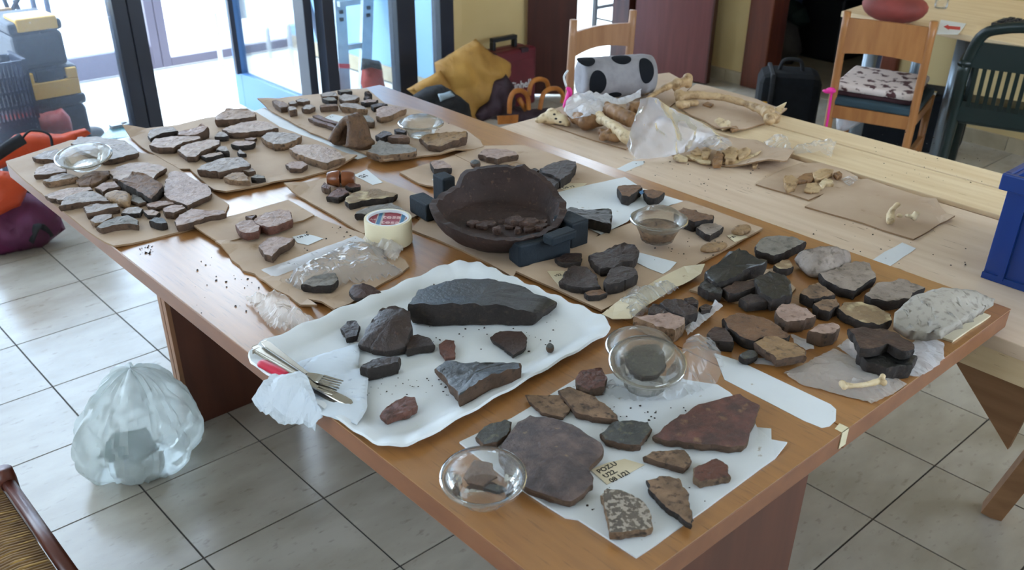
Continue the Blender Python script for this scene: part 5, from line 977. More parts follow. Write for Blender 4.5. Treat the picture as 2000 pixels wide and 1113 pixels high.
tent('plastic_bag', 'tall milky plastic bag standing like a tent', 'G', [(800, 300, 13), (870, 282, 14), (925, 290, 13.5), (1060, 375, 9.5), (1340, 520, 5), (1500, 610, 1.5), (1200, 690, .5), (1000, 742, .2), (745, 765, .2), (690, 650, 2), (720, 560, 6), (1100, 560, 5)],
     [(0, 1, 8, 9, 10), (1, 2, 3, 11), (1, 11, 7, 8), (3, 4, 11), (4, 5, 6, 11), (11, 6, 7)], 'film_tent', PB+.004, .016, 17, 3)
bag('white bag wrapped over the left bones by the pink ribbon', 'G', [(200, 385, 4), (225, 310, 6), (260, 260, 7), (400, 238, 7), (500, 262, 6.5), (620, 290, 6), (740, 250, 6.5), (805, 215, 7.5), (800, 280, 6), (700, 325, 5.6), (560, 340, 5.6), (490, 400, 5), (360, 430, 5), (270, 445, 3)], PB+.004, mat='filmbag_milky', bulge=.012, cr_amp=.02, cr_s=26, L=.016, seed=31)
bag('thin film spread among the splinter heap', 'G', [(1200, 600, 1), (1330, 560, 3), (1480, 600, 3), (1510, 650, 3), (1420, 700, 2.5), (1300, 660, 2.4)], PB+.004, bulge=.01, cr_amp=.014, cr_s=30, L=.014, seed=32)
bag('crumpled clear wad left on the bright plank', 'I', [(140, 140, .3), (220, 85, 1.5), (320, 110, 2), (350, 190, 1), (320, 215, .3), (200, 180, .3)], PB, bulge=.02, cr_amp=.02, cr_s=30, L=.014, seed=33)
bag('crumpled clear wad right on the bright plank', 'I', [(330, 200, .4), (400, 160, 1.4), (520, 130, 1.6), (660, 130, 1.4), (620, 240, .6), (540, 200, .8), (380, 220, .3)], PB, bulge=.016, cr_amp=.02, cr_s=30, L=.014, seed=34)
bag('tiny clear bag beside the bone chip cluster', 'I', [(690, 400, .3), (740, 375, 1), (812, 380, 1), (805, 410, .5), (750, 440, .3)], PB+.004, bulge=.008, cr_amp=.012, seed=35)
# ------------------------------------------------------------------ grey roll and pink ribbon
P('roll_grey', '908c90', '7f7b80', rough=.7, scale=30, bump=.25, bscale=60, bstretch=(1, 1, 1)); P('pink', 'e0218f', rough=.6); P('hole_black', '14161c', rough=.9, spec=.2)
ra, rbb = on('G', 330, 130, PZ+.075), on('G', 880, 90, PZ+.075); ra.z = rbb.z = PZ+.072; da = (rbb-ra).normalized(); Lr = (rbb-ra).length; rrad = .066
M4 = Matrix((da.cross(ZV).normalized(), da.cross(da.cross(ZV)).normalized(), da)).transposed()
rt = thing('foam_roll', ((ra+rbb)/2)*1, 'grey rolled pad with big black oval holes behind the bones', 'roll')
MB().lathe([(0, Lr*.02), (rrad*.6, 0), (rrad*.93, .004), (rrad, .03)]+[(rrad*(1+.01*(k % 2)), .03+(Lr-.06)*k/16) for k in range(17)]+[(rrad, Lr-.03), (rrad*.93, Lr-.004), (rrad*.6, Lr), (0, Lr-.01)], 40, ra, M4).build('pad', 'roll_grey', rt)
f_ = -UY.cross(da).cross(da)
def patch(s, ang, hw, hh, lab):
    e1 = (Vector((-1, -1, 0)).normalized()); e1 = (e1-da*e1.dot(da)).normalized(); e2 = da.cross(e1)
    if e2.z < 0: e2 = -e2
    v = []
    for rg in (1, .66, .33):
        for k in range(24):
            t = 2*math.pi*k/24; a = R(ang)+math.sin(t)*rg*hh/rrad; v.append(ra+da*(Lr*s+math.cos(t)*rg*hw)+(e1*math.cos(a)+e2*math.sin(a))*(rrad*1.018))
    v.append(ra+da*(Lr*s)+(e1*math.cos(R(ang))+e2*math.sin(R(ang)))*(rrad*1.018))
    MB().add(v, [(r*24+k, r*24+(k+1) % 24, r*24+24+(k+1) % 24, r*24+24+k) for r in (0, 1) for k in range(24)]+[(48+k, 48+(k+1) % 24, 72) for k in range(24)], 0, True).build('oval_hole', 'hole_black', rt)
for s, an, hw, hh in ((.14, 0, .030, .042), (.52, 70, .034, .026), (.82, 28, .026, .044), (.04, 75, .03, .03), (.40, -48, .03, .02)): patch(s, an, hw, hh, '')
pr = thing('pink_ribbon', on('G', 230, 280, PZ+.05), 'bright pink ribbon with a white tail hanging by the left chair post', 'ribbon')
MB().tube(lerp3([on('G', 225, 205, PZ+.10), on('G', 250, 230, PZ+.09), on('G', 228, 290, PZ+.06), on('G', 205, 345, PZ+.02)], 5), lerp1([.008, .016, .012, .008], 5), 8, flat=.5).build('ribbon', 'pink', pr)
MB().tube(lerp3([on('G', 235, 70, PZ+.16), on('G', 205, 120, PZ+.14), on('G', 222, 190, PZ+.11)], 5), .006, 8, flat=.5).build('white_tail', 'paper', pr)
# ------------------------------------------------------------------ blue crate at the right
cr_ = thing('blue_crate', (1.52, -3.25, PZ), 'deep blue plastic stacking crate at the right edge of the planks', 'crate')
mb = MB(); x0, x1, y0, y1, zt_ = 1.355, 1.68, -3.46, -3.045, PZ+.225
def fr(x, y, z): return (x, y, z)
mb.box((x0, y0, PZ+.001), (x1, y1, PZ+.012)); mb.box((x0, y0, PZ+.012), (x0+.008, y1, zt_)); mb.box((x1-.008, y0, PZ+.012), (x1, y1, zt_)); mb.box((x0+.008, y0, PZ+.012), (x1-.008, y0+.008, zt_)); mb.box((x0+.008, y1-.008, PZ+.012), (x1-.008, y1, zt_))
mb.build('body', 'blue_plastic', cr_, bevel=.002)
mb = MB(); e = .014; mb.box((x0-e, y0-e, zt_-.03), (x0, y1+e, zt_+.004)); mb.box((x1, y0-e, zt_-.03), (x1+e, y1+e, zt_+.004)); mb.box((x0, y0-e, zt_-.03), (x1, y0, zt_+.004)); mb.box((x0, y1, zt_-.03), (x1, y1+e, zt_+.004)); mb.build('rim', 'blue_plastic', cr_, bevel=.003)
for yy in (-3.09, -3.19, -3.29, -3.39): MB().box((x0-.009, yy, PZ+.008), (x0, yy+.012, zt_-.03)).build('rib', 'blue_plastic', cr_)
MB().box((x0-.006, y0, PZ+.0005), (x0, y1, PZ+.014)).build('foot_strip', 'blue_plastic', cr_)
fl_ = MB().plate([(x0+.02, y1-.04, zt_-.05), (x0+.02, y0+.03, zt_-.05), (x0+.03, y0+.03, zt_+.05), (x0+.03, y1-.05, zt_+.045)], (.004, 0, 0)); tag(fl_.build('blue_folder', 'blue_sheet'), 'pale blue sheet sticking up from the crate', 'folder')
# ------------------------------------------------------------------ chairs and the right-hand table
P('chair_wood', 'a8713f', '955f32', rough=.4, scale=8, stretch=(4, 4, .6)); P('chair_wood_pale', 'a87c5a', '96694a', rough=.4, scale=8, stretch=(4, 4, .6)); P('seat_blue', '29404c', '22363f', rough=.8)
def chair(name, label, pl, prr, depth_dir, mat, zt, seat_mat, lean, slat, zs=.45, dep=.40):
    """pl, prr: feet of the back posts; lean: how far the post tops tilt back from the seat"""
    pl, prr, dd = Vector(pl), Vector(prr), Vector(depth_dir).normalized(); t = thing(name, (pl+prr)/2+dd*dep/2, label, 'chair', 'wooden chairs'); u = (prr-pl).normalized()
    for p in (pl, prr):
        MB().tube(lerp3([p-dd*.03, p+ZV*zs*.5, p+ZV*zs, p+ZV*zt-dd*lean], 4), lerp1([.014, .017, .018, .016], 4), 12).build('back_post', mat, t)
        f = p+dd*dep; MB().tube([f, f+ZV*(zs-.02)], [.014, .018], 12).build('front_leg', mat, t)
        MB().bar(p+dd*.01+ZV*.22, f+ZV*.22, .018, .018).build('stretcher', mat, t); MB().bar(p+dd*.01+ZV*(zs-.05), f+ZV*(zs-.05), .02, .045).build('seat_rail', mat, t)
    MB().bar(pl+ZV*(zs-.05), prr+ZV*(zs-.05), .02, .055).build('seat_rail', mat, t); MB().bar(pl+dd*dep+ZV*(zs-.05), prr+dd*dep+ZV*(zs-.05), .02, .045).build('seat_rail', mat, t)
    MB().bar(pl+ZV*.2, prr+ZV*.2, .018, .02).build('stretcher', mat, t)
    MB().obox((pl+prr)/2+dd*dep/2, u, dd, (prr-pl).length/2+.01, dep/2+.01, zs-.022, zs+.012).build('seat', seat_mat, t, bevel=.008)
    z0, z1 = slat; A, B_ = pl-dd*lean*((z0+z1)/2-zs)/(zt-zs), prr-dd*lean*((z0+z1)/2-zs)/(zt-zs); n = 12; v = []
    for k in range(n+1):
        s_ = k/n; p = A.lerp(B_, s_)-dd*.022*math.sin(math.pi*s_); arch = .018*math.sin(math.pi*s_)
        for q, zz in ((p-dd*.008, z0+arch), (p+dd*.008, z0+arch), (p+dd*.008, z1+arch*.3), (p-dd*.008, z1+arch*.3)): v.append(q+ZV*zz)
    MB().add(v, [(k*4+j, k*4+(j+1) % 4, k*4+4+(j+1) % 4, k*4+4+j) for k in range(n) for j in range(4)]+[(3, 2, 1, 0), (n*4, n*4+1, n*4+2, n*4+3)]).build('back_slat', mat, t)
    return t
chair('wooden_chair', 'pale wooden chair beyond the bones, its back near the double door', (2.17, -1.01, 0), (2.50, -1.03, 0), (-0.03, -1, 0), 'chair_wood_pale', .805, 'seat_blue', -.01, (.66, .755))
chr_ = chair('wooden_chair', 'wooden chair with a blue seat pulled up to the right-hand table', (3.19, -1.625, 0), (3.285, -1.955, 0), (.96, .28, 0), 'chair_wood', .81, 'seat_blue', .02, (.64, .785), zs=.44)
P('cushion', 'd8c9c2', 'cfc0ba', rough=.85, scale=10, c3='4c2a2c', s3=24, lo3=.54, hi3=.58); P('cushion_side', '35181e', rough=.9)
cu = thing('seat_cushion', (3.45, -1.72, .455), 'white seat cushion with dark dots on the blue chair seat', 'cushion')
cc = Vector((3.435, -1.715, 0)); du, dd_ = Vector((.28, -.96, 0)), Vector((.96, .28, 0))
MB().obox(cc, du, dd_, .165, .185, .454, .472).build('underside', 'cushion_side', cu, bevel=.006); MB().obox(cc, du, dd_, .168, .188, .472, .505).build('cover', 'cushion', cu, bevel=.012)
pk = thing('pink_ribbon', atx(1622, 180, 3.17), 'pink ribbon tied to the post of the blue-seated chair', 'ribbon'); b0 = px('Y', 235, 655)
MB().tube(lerp3([atx(*px('Y', 242, 650), 3.16), atx(*px('Y', 228, 740), 3.16), atx(*px('Y', 215, 830), 3.16), atx(*px('Y', 200, 920), 3.16)], 4), .009, 8, flat=.4).build('tail', 'pink', pk)
MB().ball(atx(*px('Y', 235, 655), 3.155), .016, 10, sc=(1, 1.4, .8)).ball(atx(*px('Y', 205, 662), 3.155), .014, 10, sc=(1, 1.6, .6)).build('knot', 'pink', pk)
pillow('plastic_bag', [atx(*px('Y', x, y), 3.34) for x, y in ((270, 765), (420, 775), (610, 800), (480, 880), (340, 945), (285, 940))], (-.96, -.28, 0), .02, 'filmbag_milky', amp=.02, label='pale plastic bag hanging under the blue-seated chair', cat='plastic bag', seed=4, edge_r=.05)
P('table_grey', '8a97a3', rough=.35, metal=.6)
rtb = thing('office_table', (3.9, -1.85, 0), 'pale wood table on round grey legs in the right corner', 'table')
tp_ = [Vector((3.50, -1.42, 0)), Vector((3.44, -2.62, 0)), Vector((4.40, -2.7, 0)), Vector((4.44, -1.32, 0))]
MB().prism([(p.x, p.y) for p in tp_], .715, .74).build('tabletop', 'plank', rtb, bevel=.003)
for x, y in ((3.66, -1.52), (3.70, -1.92), (4.32, -1.45), (4.30, -2.55)): MB().tube([(x, y, 0), (x, y, .715)], .032, 18).build('leg', 'table_grey', rtb)
P('bag_red', '8a3a34', '743029', rough=.7, scale=12, bump=.3, bscale=20)
rb_ = on('H5', 980, 60, .80); tag(MB().ball(rb_+ZV*.005, .105, 22, sc=(1.15, 1.35, .62)).build('pouch', 'bag_red', disp=.012, dscale=.06), 'rounded brick-red pouch on the right-hand table', 'pouch')
kb = thing('keyboard', (3.75, -2.3, .74), 'black keyboard on the right-hand table', 'keyboard')
MB().obox((3.78, -2.22, 0), (.08, -1, 0), (1, .08, 0), .21, .075, .742, .762).build('body', 'black_plastic', kb, bevel=.004)
for r_ in range(4):
    for k in range(13): MB().obox(Vector((3.725+r_*.036, -2.04-k*.03, 0)), (.08, -1, 0), (1, .08, 0), .011, .013, .7622, .768).build('key', 'black_cloth', kb)
P('red_ink', 'c2262c', rough=.6)
pp = thing('printed_sheet', on('H5', 1400, 220, .742), 'white printed sheet with a red arrow on the right-hand table', 'paper')
q = [on('H5', x, y, .742) for x, y in ((1310, 265), (1475, 270), (1540, 185), (1340, 155))]
MB().prism([(p.x, p.y) for p in q], .742, .7432).build('sheet', 'paper', pp)
q = [on('H5', x, y, .744) for x, y in ((1365, 205), (1400, 190), (1402, 200), (1495, 208), (1492, 232), (1405, 224), (1405, 232))]
MB().prism([(p.x, p.y) for p in q], .7434, .7438).build('arrow', 'red_ink', pp)
gl = on('H5', 1340, 60, .745); tag(MB().lathe([(0, 0), (.028, 0), (.03, .01), (.028, .07), (.02, .085), (.02, .1)], 20, gl).build('glass_jar', 'clear'), 'little glass jar glinting on the right-hand table', 'jar')
ph = thing('telephone', (4.0, -2.3, .742), 'black desk device behind the keyboard', 'telephone')
MB().obox((4.03, -2.30, 0), (.1, -1, 0), (1, .1, 0), .12, .08, .742, .80).build('body', 'black_plastic', ph, bevel=.01); MB().tube([(3.98, -2.2, .81), (3.97, -2.4, .815)], .022, 12).build('handset', 'black_plastic', ph)
# green plastic armchair
P('green_plastic', '061d1c', '051817', rough=.35)
gc = thing('garden_chair', (3.75, -2.3, 0), 'dark green plastic garden chair at the right edge', 'chair')
bl, br = Vector((3.40, -2.10, 0)), Vector((3.53, -2.52, 0)); u = (br-bl).normalized(); dd = Vector((-u.y, u.x, 0)); dd = dd if dd.x > 0 else -dd
def back(s, z): return bl.lerp(br, s)-dd*(.10*(z-.42)/.4)+ZV*z
MB().tube(lerp3([back(-.06, .42), back(-.05, .62), back(.02, .77), back(.2, .815), back(.5, .83), back(.8, .815), back(.98, .77), back(1.05, .62), back(1.06, .42)], 5), .022, 12, flat=.7).build('back_frame', 'green_plastic', gc)
MB().bar(back(0, .70), back(1, .70), .012, .10).build('back_rail', 'green_plastic', gc); MB().bar(back(-.03, .46), back(1.03, .46), .012, .08).build('back_rail', 'green_plastic', gc)
for k in range(14): s = .05+.9*k/13; MB().bar(back(s, .48), back(s, .68), .016, .008, side=dd).build('slat', 'green_plastic', gc)
for s in (-.06, 1.06):
    a = back(s, .66); MB().tube(lerp3([a-dd*.02, a+dd*.12+ZV*.01, a+dd*.36, a+dd*.44-ZV*.04], 5), [.026]*16, 12, flat=.55).build('armrest', 'green_plastic', gc)
    MB().tube(lerp3([back(s, .66), back(s, .40)+dd*.0, bl.lerp(br, s)-dd*.06], 5), lerp1([.022, .026, .020], 5), 12).build('leg', 'green_plastic', gc)
    f = bl.lerp(br, s)+dd*.44; MB().tube([f+ZV*.62, f+ZV*.40, f+dd*.02], [.02, .024, .02], 12).build('leg', 'green_plastic', gc)
MB().obox((bl+br)/2+dd*.21, u, dd, .225, .22, .405, .425).build('seat', 'green_plastic', gc, bevel=.01)
# black equipment bags near the doorway
P('label_yellow', 'e0a21c', rough=.5); P('black_nylon', '0c0f14', '12161c', rough=.85, spec=.25, scale=30, bump=.3, bscale=80)
eb = thing('equipment_bag', (3.9, -1.0, 0), 'upright black nylon bag with a yellow label by the doorway', 'bag'); ec = Vector((3.88, -.98, 0)); eu = Vector((.62, -.78, 0)); ed = Vector((.78, .62, 0))
MB().obox(ec, eu, ed, .16, .13, 0, .33).build('body', 'black_nylon', eb, bevel=.05)
MB().obox(ec-eu*.10-ed*.005, eu, ed, .012, .137, .02, .335).build('piping', 'black_cloth', eb, bevel=.006)
fc = ec-ed*.1305-eu*.135
for z0, z1 in ((.06, .15), (.17, .19)): MB().obox(fc, eu, ed, .022, .003, z0, z1).build('label_plate', 'label_yellow', eb)
text_mesh('lettering', 'LINE', .022, 'ink', fc-ed*.0036+ZV*.12, eu, ZV, eb); text_mesh('lettering', '68', .028, 'ink', fc-ed*.0036+ZV*.085, eu, ZV, eb)
MB().tube(lerp3([ec-eu*.06+ZV*.325, ec-eu*.04+ZV*.38, ec+eu*.04+ZV*.38, ec+eu*.06+ZV*.325], 5), .01, 8).build('grip', 'black_cloth', eb)
eb = thing('equipment_case', (4.15, -1.4, 0), 'long black case with metal catches behind the blue-seated chair', 'case')
MB().obox((4.2, -1.52, 0), (.3, -.95, 0), (.95, .3, 0), .28, .12, 0, .30).build('body', 'black_nylon', eb, bevel=.03)
for s in (-.12, .1): MB().obox(Vector((4.2, -1.52, 0))+Vector((.3, -.95, 0))*s-Vector((.95, .3, 0))*.10, (.3, -.95, 0), (.95, .3, 0), .02, .015, .298, .312).build('catch', 'steel', eb)
# store room
P('dark_bin', '12161c', rough=.5); P('teal_bag', '1d3a3a', '16302f', rough=.6); P('grey_bag', '5e5a58', '4a4746', rough=.6)
tag(MB().box((5.45, -.36, 0), (5.85, -.02, .42)).build('storage_bin', 'dark_bin', bevel=.02), 'black storage bin seen through the doorway', 'bin')
pillow('rubbish_bag', [atx(*px('H5', x, y), 5.35) for x, y in ((60, 0), (180, -30), (290, 60), (320, 180), (240, 230), (100, 220), (30, 120))], (-1, -.1, 0), .08, 'teal_bag', amp=.03, label='dark teal bag heaped in the store room', cat='bag', seed=5)
pillow('rubbish_bag', [atx(*px('H5', x, y), 5.2) for x, y in ((20, 150), (120, 130), (230, 210), (260, 400), (180, 500), (30, 520))], (-1, -.1, 0), .08, 'grey_bag', amp=.03, label='grey plastic bag on the store room floor', cat='bag', seed=6)
tag(MB().box((5.52, -.2, .42), (5.65, -.08, .50)).build('carton', 'cardboard', bevel=.004), 'small brown carton on the black storage bin', 'carton')
tag(MB().lathe([(0, 0), (.03, 0), (.035, .02), (.03, .09), (.012, .11), (.012, .14), (0, .14)], 18, (5.6, -.30, .42)).build('spray_bottle', 'blue_plastic'), 'small blue bottle on the black storage bin', 'bottle')
# rush chair at the lower left corner
P('rush', '8c6a3c', '6a4c28', rough=.8, scale=30, stretch=(1, 8, 1), c3='c39b52', s3=18, lo3=.55, hi3=.7); P('chair_red', '5c2a1c', '4b2116', rough=.35)
rc_ = thing('rush_chair', (-.55, -2.24, 0), 'dark wooden chair with a woven rush seat at the lower left', 'chair')
cx0, cx1, cy0, cy1 = -.76, -.345, -2.44, -2.03
for x, y in ((cx0, cy0), (cx1, cy0), (cx0, cy1), (cx1, cy1)): MB().tube([(x, y, 0), (x, y, .45), (x, y, .472)], [.016, .019, .017], 14).build('leg', 'chair_red', rc_)
for a, b in (((cx1, cy0), (cx1, cy1)), ((cx0, cy0), (cx0, cy1)), ((cx0, cy1), (cx1, cy1)), ((cx0, cy0), (cx1, cy0))): MB().tube([(*a, .445), (*b, .445)], .013, 12).build('seat_rail', 'chair_red', rc_); MB().tube([(*a, .2), (*b, .2)], .009, 10).build('stretcher', 'chair_red', rc_)
mb = MB(); rn = random.Random(2)
for k in range(52):
    y = cy0+.02+(cy1-cy0-.04)*k/51; m = (cx0+cx1)/2
    mb.tube([(cx0+.02, y, .448), (cx0+.06, y+rn.uniform(-.001, .001), .457), (m, y, .452), (cx1-.06, y+rn.uniform(-.001, .001), .457), (cx1-.016, y, .448)], .0042, 6)
w_ = mb.build('rush_weave', 'rush', rc_); w_['kind'] = 'stuff'
# white sack on the floor
P('green_cloth', '2f5f55', '24504a', rough=.8, scale=10); P('white_card', 'c9cdca', rough=.6)
sc0 = at(262, 905, 0); sk_ = MB(); n = 84; m = 40; V = []
for i in range(m+1):
    t = i/m; z = .285*t
    r = .155*(1-.35*(1-t)**6)*(1-t**2.2)**.55+.004
    for j in range(n):
        a = 2*math.pi*j/n; d = UX*math.cos(a)+UY*math.sin(a)
        p = sc0+d*r*(1+.12*math.cos(a))+UX*.035*t+UY*.03*t+ZV*z; ca, sa = math.cos(a), math.sin(a)
        k = .055*(abs(noise.noise(Vector((ca*1.6, sa*1.6, z*4+2))))-.25)+.035*(abs(noise.noise(Vector((ca*4+z*5, sa*4, z*9+7))))-.2)+.010*(abs(noise.noise(Vector((ca*12+z*18, sa*12, z*22))))-.2)
        V.append(p+d*k*(1-.3*t)+ZV*(k*.3*t))
sk_.add([Vector((p.x, p.y, max(p.z, .001))) for p in V], [(i*n+j, i*n+(j+1) % n, (i+1)*n+(j+1) % n, (i+1)*n+j) for i in range(m) for j in range(n)]+[tuple(range(n-1, -1, -1)), tuple(m*n+j for j in range(n))], 0, True)
tag(sk_.build('plastic_sack', 'sack', sharp=32), 'knotted translucent white plastic bag of rubbish on the floor', 'plastic bag')
pillow('cloth', [sc0+UX*x-UY*.07+ZV*z for x, z in ((-.06, .07), (.0, .15), (.09, .17), (.11, .10), (.05, .06))], -UY, .03, 'green_cloth', amp=.02, label='green striped cloth inside the white plastic bag', cat='cloth', seed=7, edge_r=.03)
tag(MB().obox(sc0+UX*.04-UY*.05, UX, UY, .055, .03, .012, .06).build('carton', 'white_card', bevel=.003), 'white carton inside the plastic bag on the floor', 'carton')
# ------------------------------------------------------------------ pile in the far corner behind the desks
P('tarp', 'b98c42', '9d7234', rough=.7, scale=6, c3='7d5a28', s3=9, lo3=.55, hi3=.75, bump=.3, bscale=20)
P('maroon_plastic', '6a1f2c', '5c1a26', rough=.45, scale=10); P('reflective', '93a4b0', rough=.4); P('purple_dark', '3a2430', '2b1a24', rough=.7, scale=10); P('tan_leather', 'b8722c', '9c5c20', rough=.5, scale=20)
def py(pts, Y, cr='H3'): return [aty(*px(cr, x, y), Y) for x, y in pts]
pillow('canvas_bag', py([(235, 500), (330, 440), (410, 375), (520, 305), (555, 340), (610, 395), (748, 480), (738, 560), (690, 660), (625, 800), (520, 900), (480, 1020), (350, 1020), (290, 760), (245, 600)], .02), (-.3, -1, .1), .09, 'tarp', L=.03, amp=.05, s=7, edge_r=.16, label='worn yellow canvas bag slumped behind the desks', cat='bag', seed=3)
pillow('canvas_flap', py([(0, 700), (120, 620), (235, 540), (300, 640), (330, 760), (200, 780), (60, 760)], .05), (-.3, -1, .1), .04, 'tarp', L=.03, amp=.04, s=8, edge_r=.1, label='yellow canvas flap trailing left of the canvas bag', cat='cloth', seed=4)
jk = pillow('black_jacket', py([(60, 750), (160, 680), (260, 655), (330, 700), (440, 800), (460, 920), (460, 1250), (150, 1330), (120, 880)], -.18), (-.3, -1, .2), .06, 'black_cloth', L=.03, amp=.05, s=10, edge_r=.1, label='black jacket heaped before the yellow canvas bag', cat='jacket', seed=5)
pillow('reflective_strip', py([(225, 735), (320, 705), (345, 745), (240, 790)], -.262), (-.3, -1, .2), .012, 'reflective', L=.02, amp=.006, edge_r=.03, parent=jk, seed=6)
pillow('rucksack', py([(640, 620), (740, 560), (790, 650), (800, 800), (700, 900), (560, 950), (520, 900), (600, 780)], -.08), (-.3, -1, .1), .07, 'purple_dark', amp=.04, s=10, edge_r=.1, label='dark purple rucksack beside the yellow canvas bag', cat='bag', seed=7)
mc = thing('tool_case', (3.06, .33, 0), 'maroon plastic tool case standing upright in the far corner', 'tool case')
c0, c1 = aty(*px('H3', 600, 400), .27), aty(*px('H3', 990, 390), .27); mx0, mx1, mz = c0.x-.03, c1.x, (c0.z+c1.z)/2
MB().box((mx0, .27, 0), (mx1, .345, mz)).build('front_shell', 'maroon_plastic', mc, bevel=.018); MB().box((mx0+.004, .35, .004), (mx1-.004, .42, mz-.004)).build('back_shell', 'maroon_plastic', mc, bevel=.018)
h0, h1 = aty(*px('H3', 650, 330), .34), aty(*px('H3', 812, 320), .34)
mb = MB(); mb.box((h0.x-.012, .325, mz), (h0.x+.008, .36, h0.z)); mb.box((h1.x-.008, .325, mz), (h1.x+.012, .36, h0.z)); mb.box((h0.x-.012, .325, h0.z), (h1.x+.012, .36, h0.z+.022)); mb.build('carry_handle', 'black_plastic', mc, bevel=.004)
for xa in (870, 620): q = aty(*px('H3', xa, 395), .268); MB().box((q.x, .262, mz-.02), (q.x+.05, .3, mz+.004)).build('latch', 'purple_dark', mc, bevel=.002)
MB().box((mx0+.04, .2685, .04), (mx1-.03, .27, mz-.06)).build('panel', 'maroon_plastic', mc)
e_ = aty(*px('H3', 955, 640), .2675); text_mesh('lettering', 'Einhell', .062, 'paper', (e_.x-.092, .2675, e_.z), (1, 0, 0), (0, 0, 1), mc, bold=.0012)
tt = thing('tool_tote', aty(*px('H3', 900, 950), -.15), 'dark tote bag with three arched tan handles before the tool case', 'bag')
pillow('body', py([(640, 950), (680, 860), (820, 830), (940, 850), (1080, 820), (1180, 850), (1200, 930), (1000, 960), (900, 980)], -.12), (-.3, -1, 0), .05, 'purple_dark', amp=.03, edge_r=.06, parent=tt, seed=9)
for pts, Y in (([(775, 880), (780, 780), (810, 715), (870, 705), (915, 750), (925, 850)], -.20), ([(925, 740), (945, 650), (1000, 615), (1060, 630), (1080, 690)], -.10), ([(1010, 850), (1035, 740), (1080, 695), (1150, 690), (1190, 740), (1185, 800)], -.16)):
    MB().tube(lerp3([aty(*px('H3', *p), Y) for p in pts], 5), .0125, 10).build('handle', 'tan_leather', tt)
q = py([(680, 900), (840, 890), (835, 955), (685, 965)], -.21); MB().plate(q, (0, -.006, 0)).build('patch', 'tan_leather', tt)
MB().tube([aty(*px('H3', 850, 770), -.17), aty(*px('H3', 900, 850), -.17)], .014, 10).build('toggle', 'tan_leather', tt)
# black rack in the bright passage
rk = thing('wire_rack', aty(1195, 70, 1.4), 'black metal rack standing in the bright passage', 'rack')
for xa in (1162, 1232): p = aty(xa, 40, 1.4); MB().box((p.x-.014, 1.39, 0), (p.x+.014, 1.42, 1.5)).build('upright', 'black_plastic', rk)
a, b = aty(1162, 16, 1.4), aty(1232, 10, 1.4)
for dz in (0, -.30, .3, .6): MB().bar((a.x, 1.405, a.z+dz), (b.x, 1.405, a.z+dz), .02, .022).build('crossbar', 'black_plastic', rk)
MB().bar((a.x, 1.405, a.z-.07), (b.x, 1.405, a.z-.18), .012, .014).build('brace', 'black_plastic', rk)
# ------------------------------------------------------------------ things on the terrace, behind the glass
P('tool_black', '161b28', '121722', rough=.55, scale=8); P('tool_yellow', 'd2a13c', rough=.5)
def toolbox(label, x0, x1, y0, z0, z1, latch):
    t = thing('toolbox', ((x0+x1)/2, y0+.15, z0), label, 'toolbox', 'black and yellow toolboxes stacked on the terrace')
    MB().box((x0, y0, z0), (x1, y0+.30, z1-.05)).build('body', 'tool_black', t, bevel=.02); MB().box((x0-.006, y0-.006, z1-.048), (x1+.006, y0+.306, z1)).build('lid', 'tool_black', t, bevel=.015)
    if latch:
        mb = MB(); xm = (x0+x1)/2; mb.box((x0+.005, y0-.022, z0+.005), (x1-.005, y0, z0+.075)); mb.box((x0+.005, y0-.022, z0+.075), (x0+.05, y0, z0+.12)); mb.box((x1-.05, y0-.022, z0+.075), (x1-.005, y0, z0+.12)); mb.build('yellow_latch', 'tool_yellow', t, bevel=.004)
        MB().box((xm-.055, y0-.016, z0+.06), (xm+.055, y0, z0+.125)).build('grip_recess', 'tool_black', t)
    return t
toolbox('lowest black toolbox of the stack on the terrace', .585, .845, .78, -.011, .37, False)
toolbox('middle black toolbox with a yellow latch on the terrace', .595, .835, .78, .371, .50, True)
tbx = toolbox('topmost tall black toolbox of the terrace stack', .60, .815, .785, .501, .70, False)
MB().box((.63, .775, .66), (.80, .93, .715)).build('yellow_lid_strip', 'tool_yellow', tbx, bevel=.006)
ct_ = thing('lattice_crate', (.45, .62, 0), 'dark slatted plastic crate at the far left edge', 'crate'); P('crate_dark', '101a30', rough=.45)
q0, q1 = aty(-40, 175, .56), aty(70, 215, .56); zx0, zx1 = q0.x, q1.x; zt2 = aty(30, 122, .56).z; zb2 = aty(60, 232, .56).z
for k in range(5): z = zb2+(zt2-zb2)*k/4; MB().box((zx0, .555, z-.006), (zx1, .565, z+.006)).build('rail', 'crate_dark', ct_)
for k in range(13): x = zx0+(zx1-zx0)*k/12; MB().box((x-.004, .553, zb2), (x+.004, .567, zt2)).build('slat', 'crate_dark', ct_)
MB().box((zx1-.008, .553, zb2), (zx1+.008, .74, zt2+.01)).build('end_panel', 'crate_dark', ct_); MB().box((zx0, .553, zb2-.012), (zx1, .74, zb2)).build('base', 'crate_dark', ct_); MB().box((zx0, .73, zb2), (zx1, .74, zt2)).build('back_panel', 'crate_dark', ct_)
MB().box((zx0, .553, -.011), (zx1, .74, zb2-.012)).build('lower_body', 'crate_dark', ct_)
P('pole_grey', '5b6880', rough=.4); P('handle_wood', 'b08a5c', rough=.6)
for i, (xa, xb, l) in enumerate(((50, 72, 'left'), (78, 98, 'right'))):
    a, b = aty(xb, 40, 1.3), aty(xa, -60, 1.3); d_ = (b-a)/(b.z-a.z); a0 = a-d_*(a.z+.012); tag(MB().tube([a0, b+d_*.25], .013, 10).build('tool_pole', 'pole_grey'), l+' grey tool pole leaning behind the toolboxes', 'pole', 'tool poles on the terrace')
hn = thing('folding_stool', aty(20, 30, 1.28), 'dark folding stool with a wooden slat left of the toolboxes', 'stool')
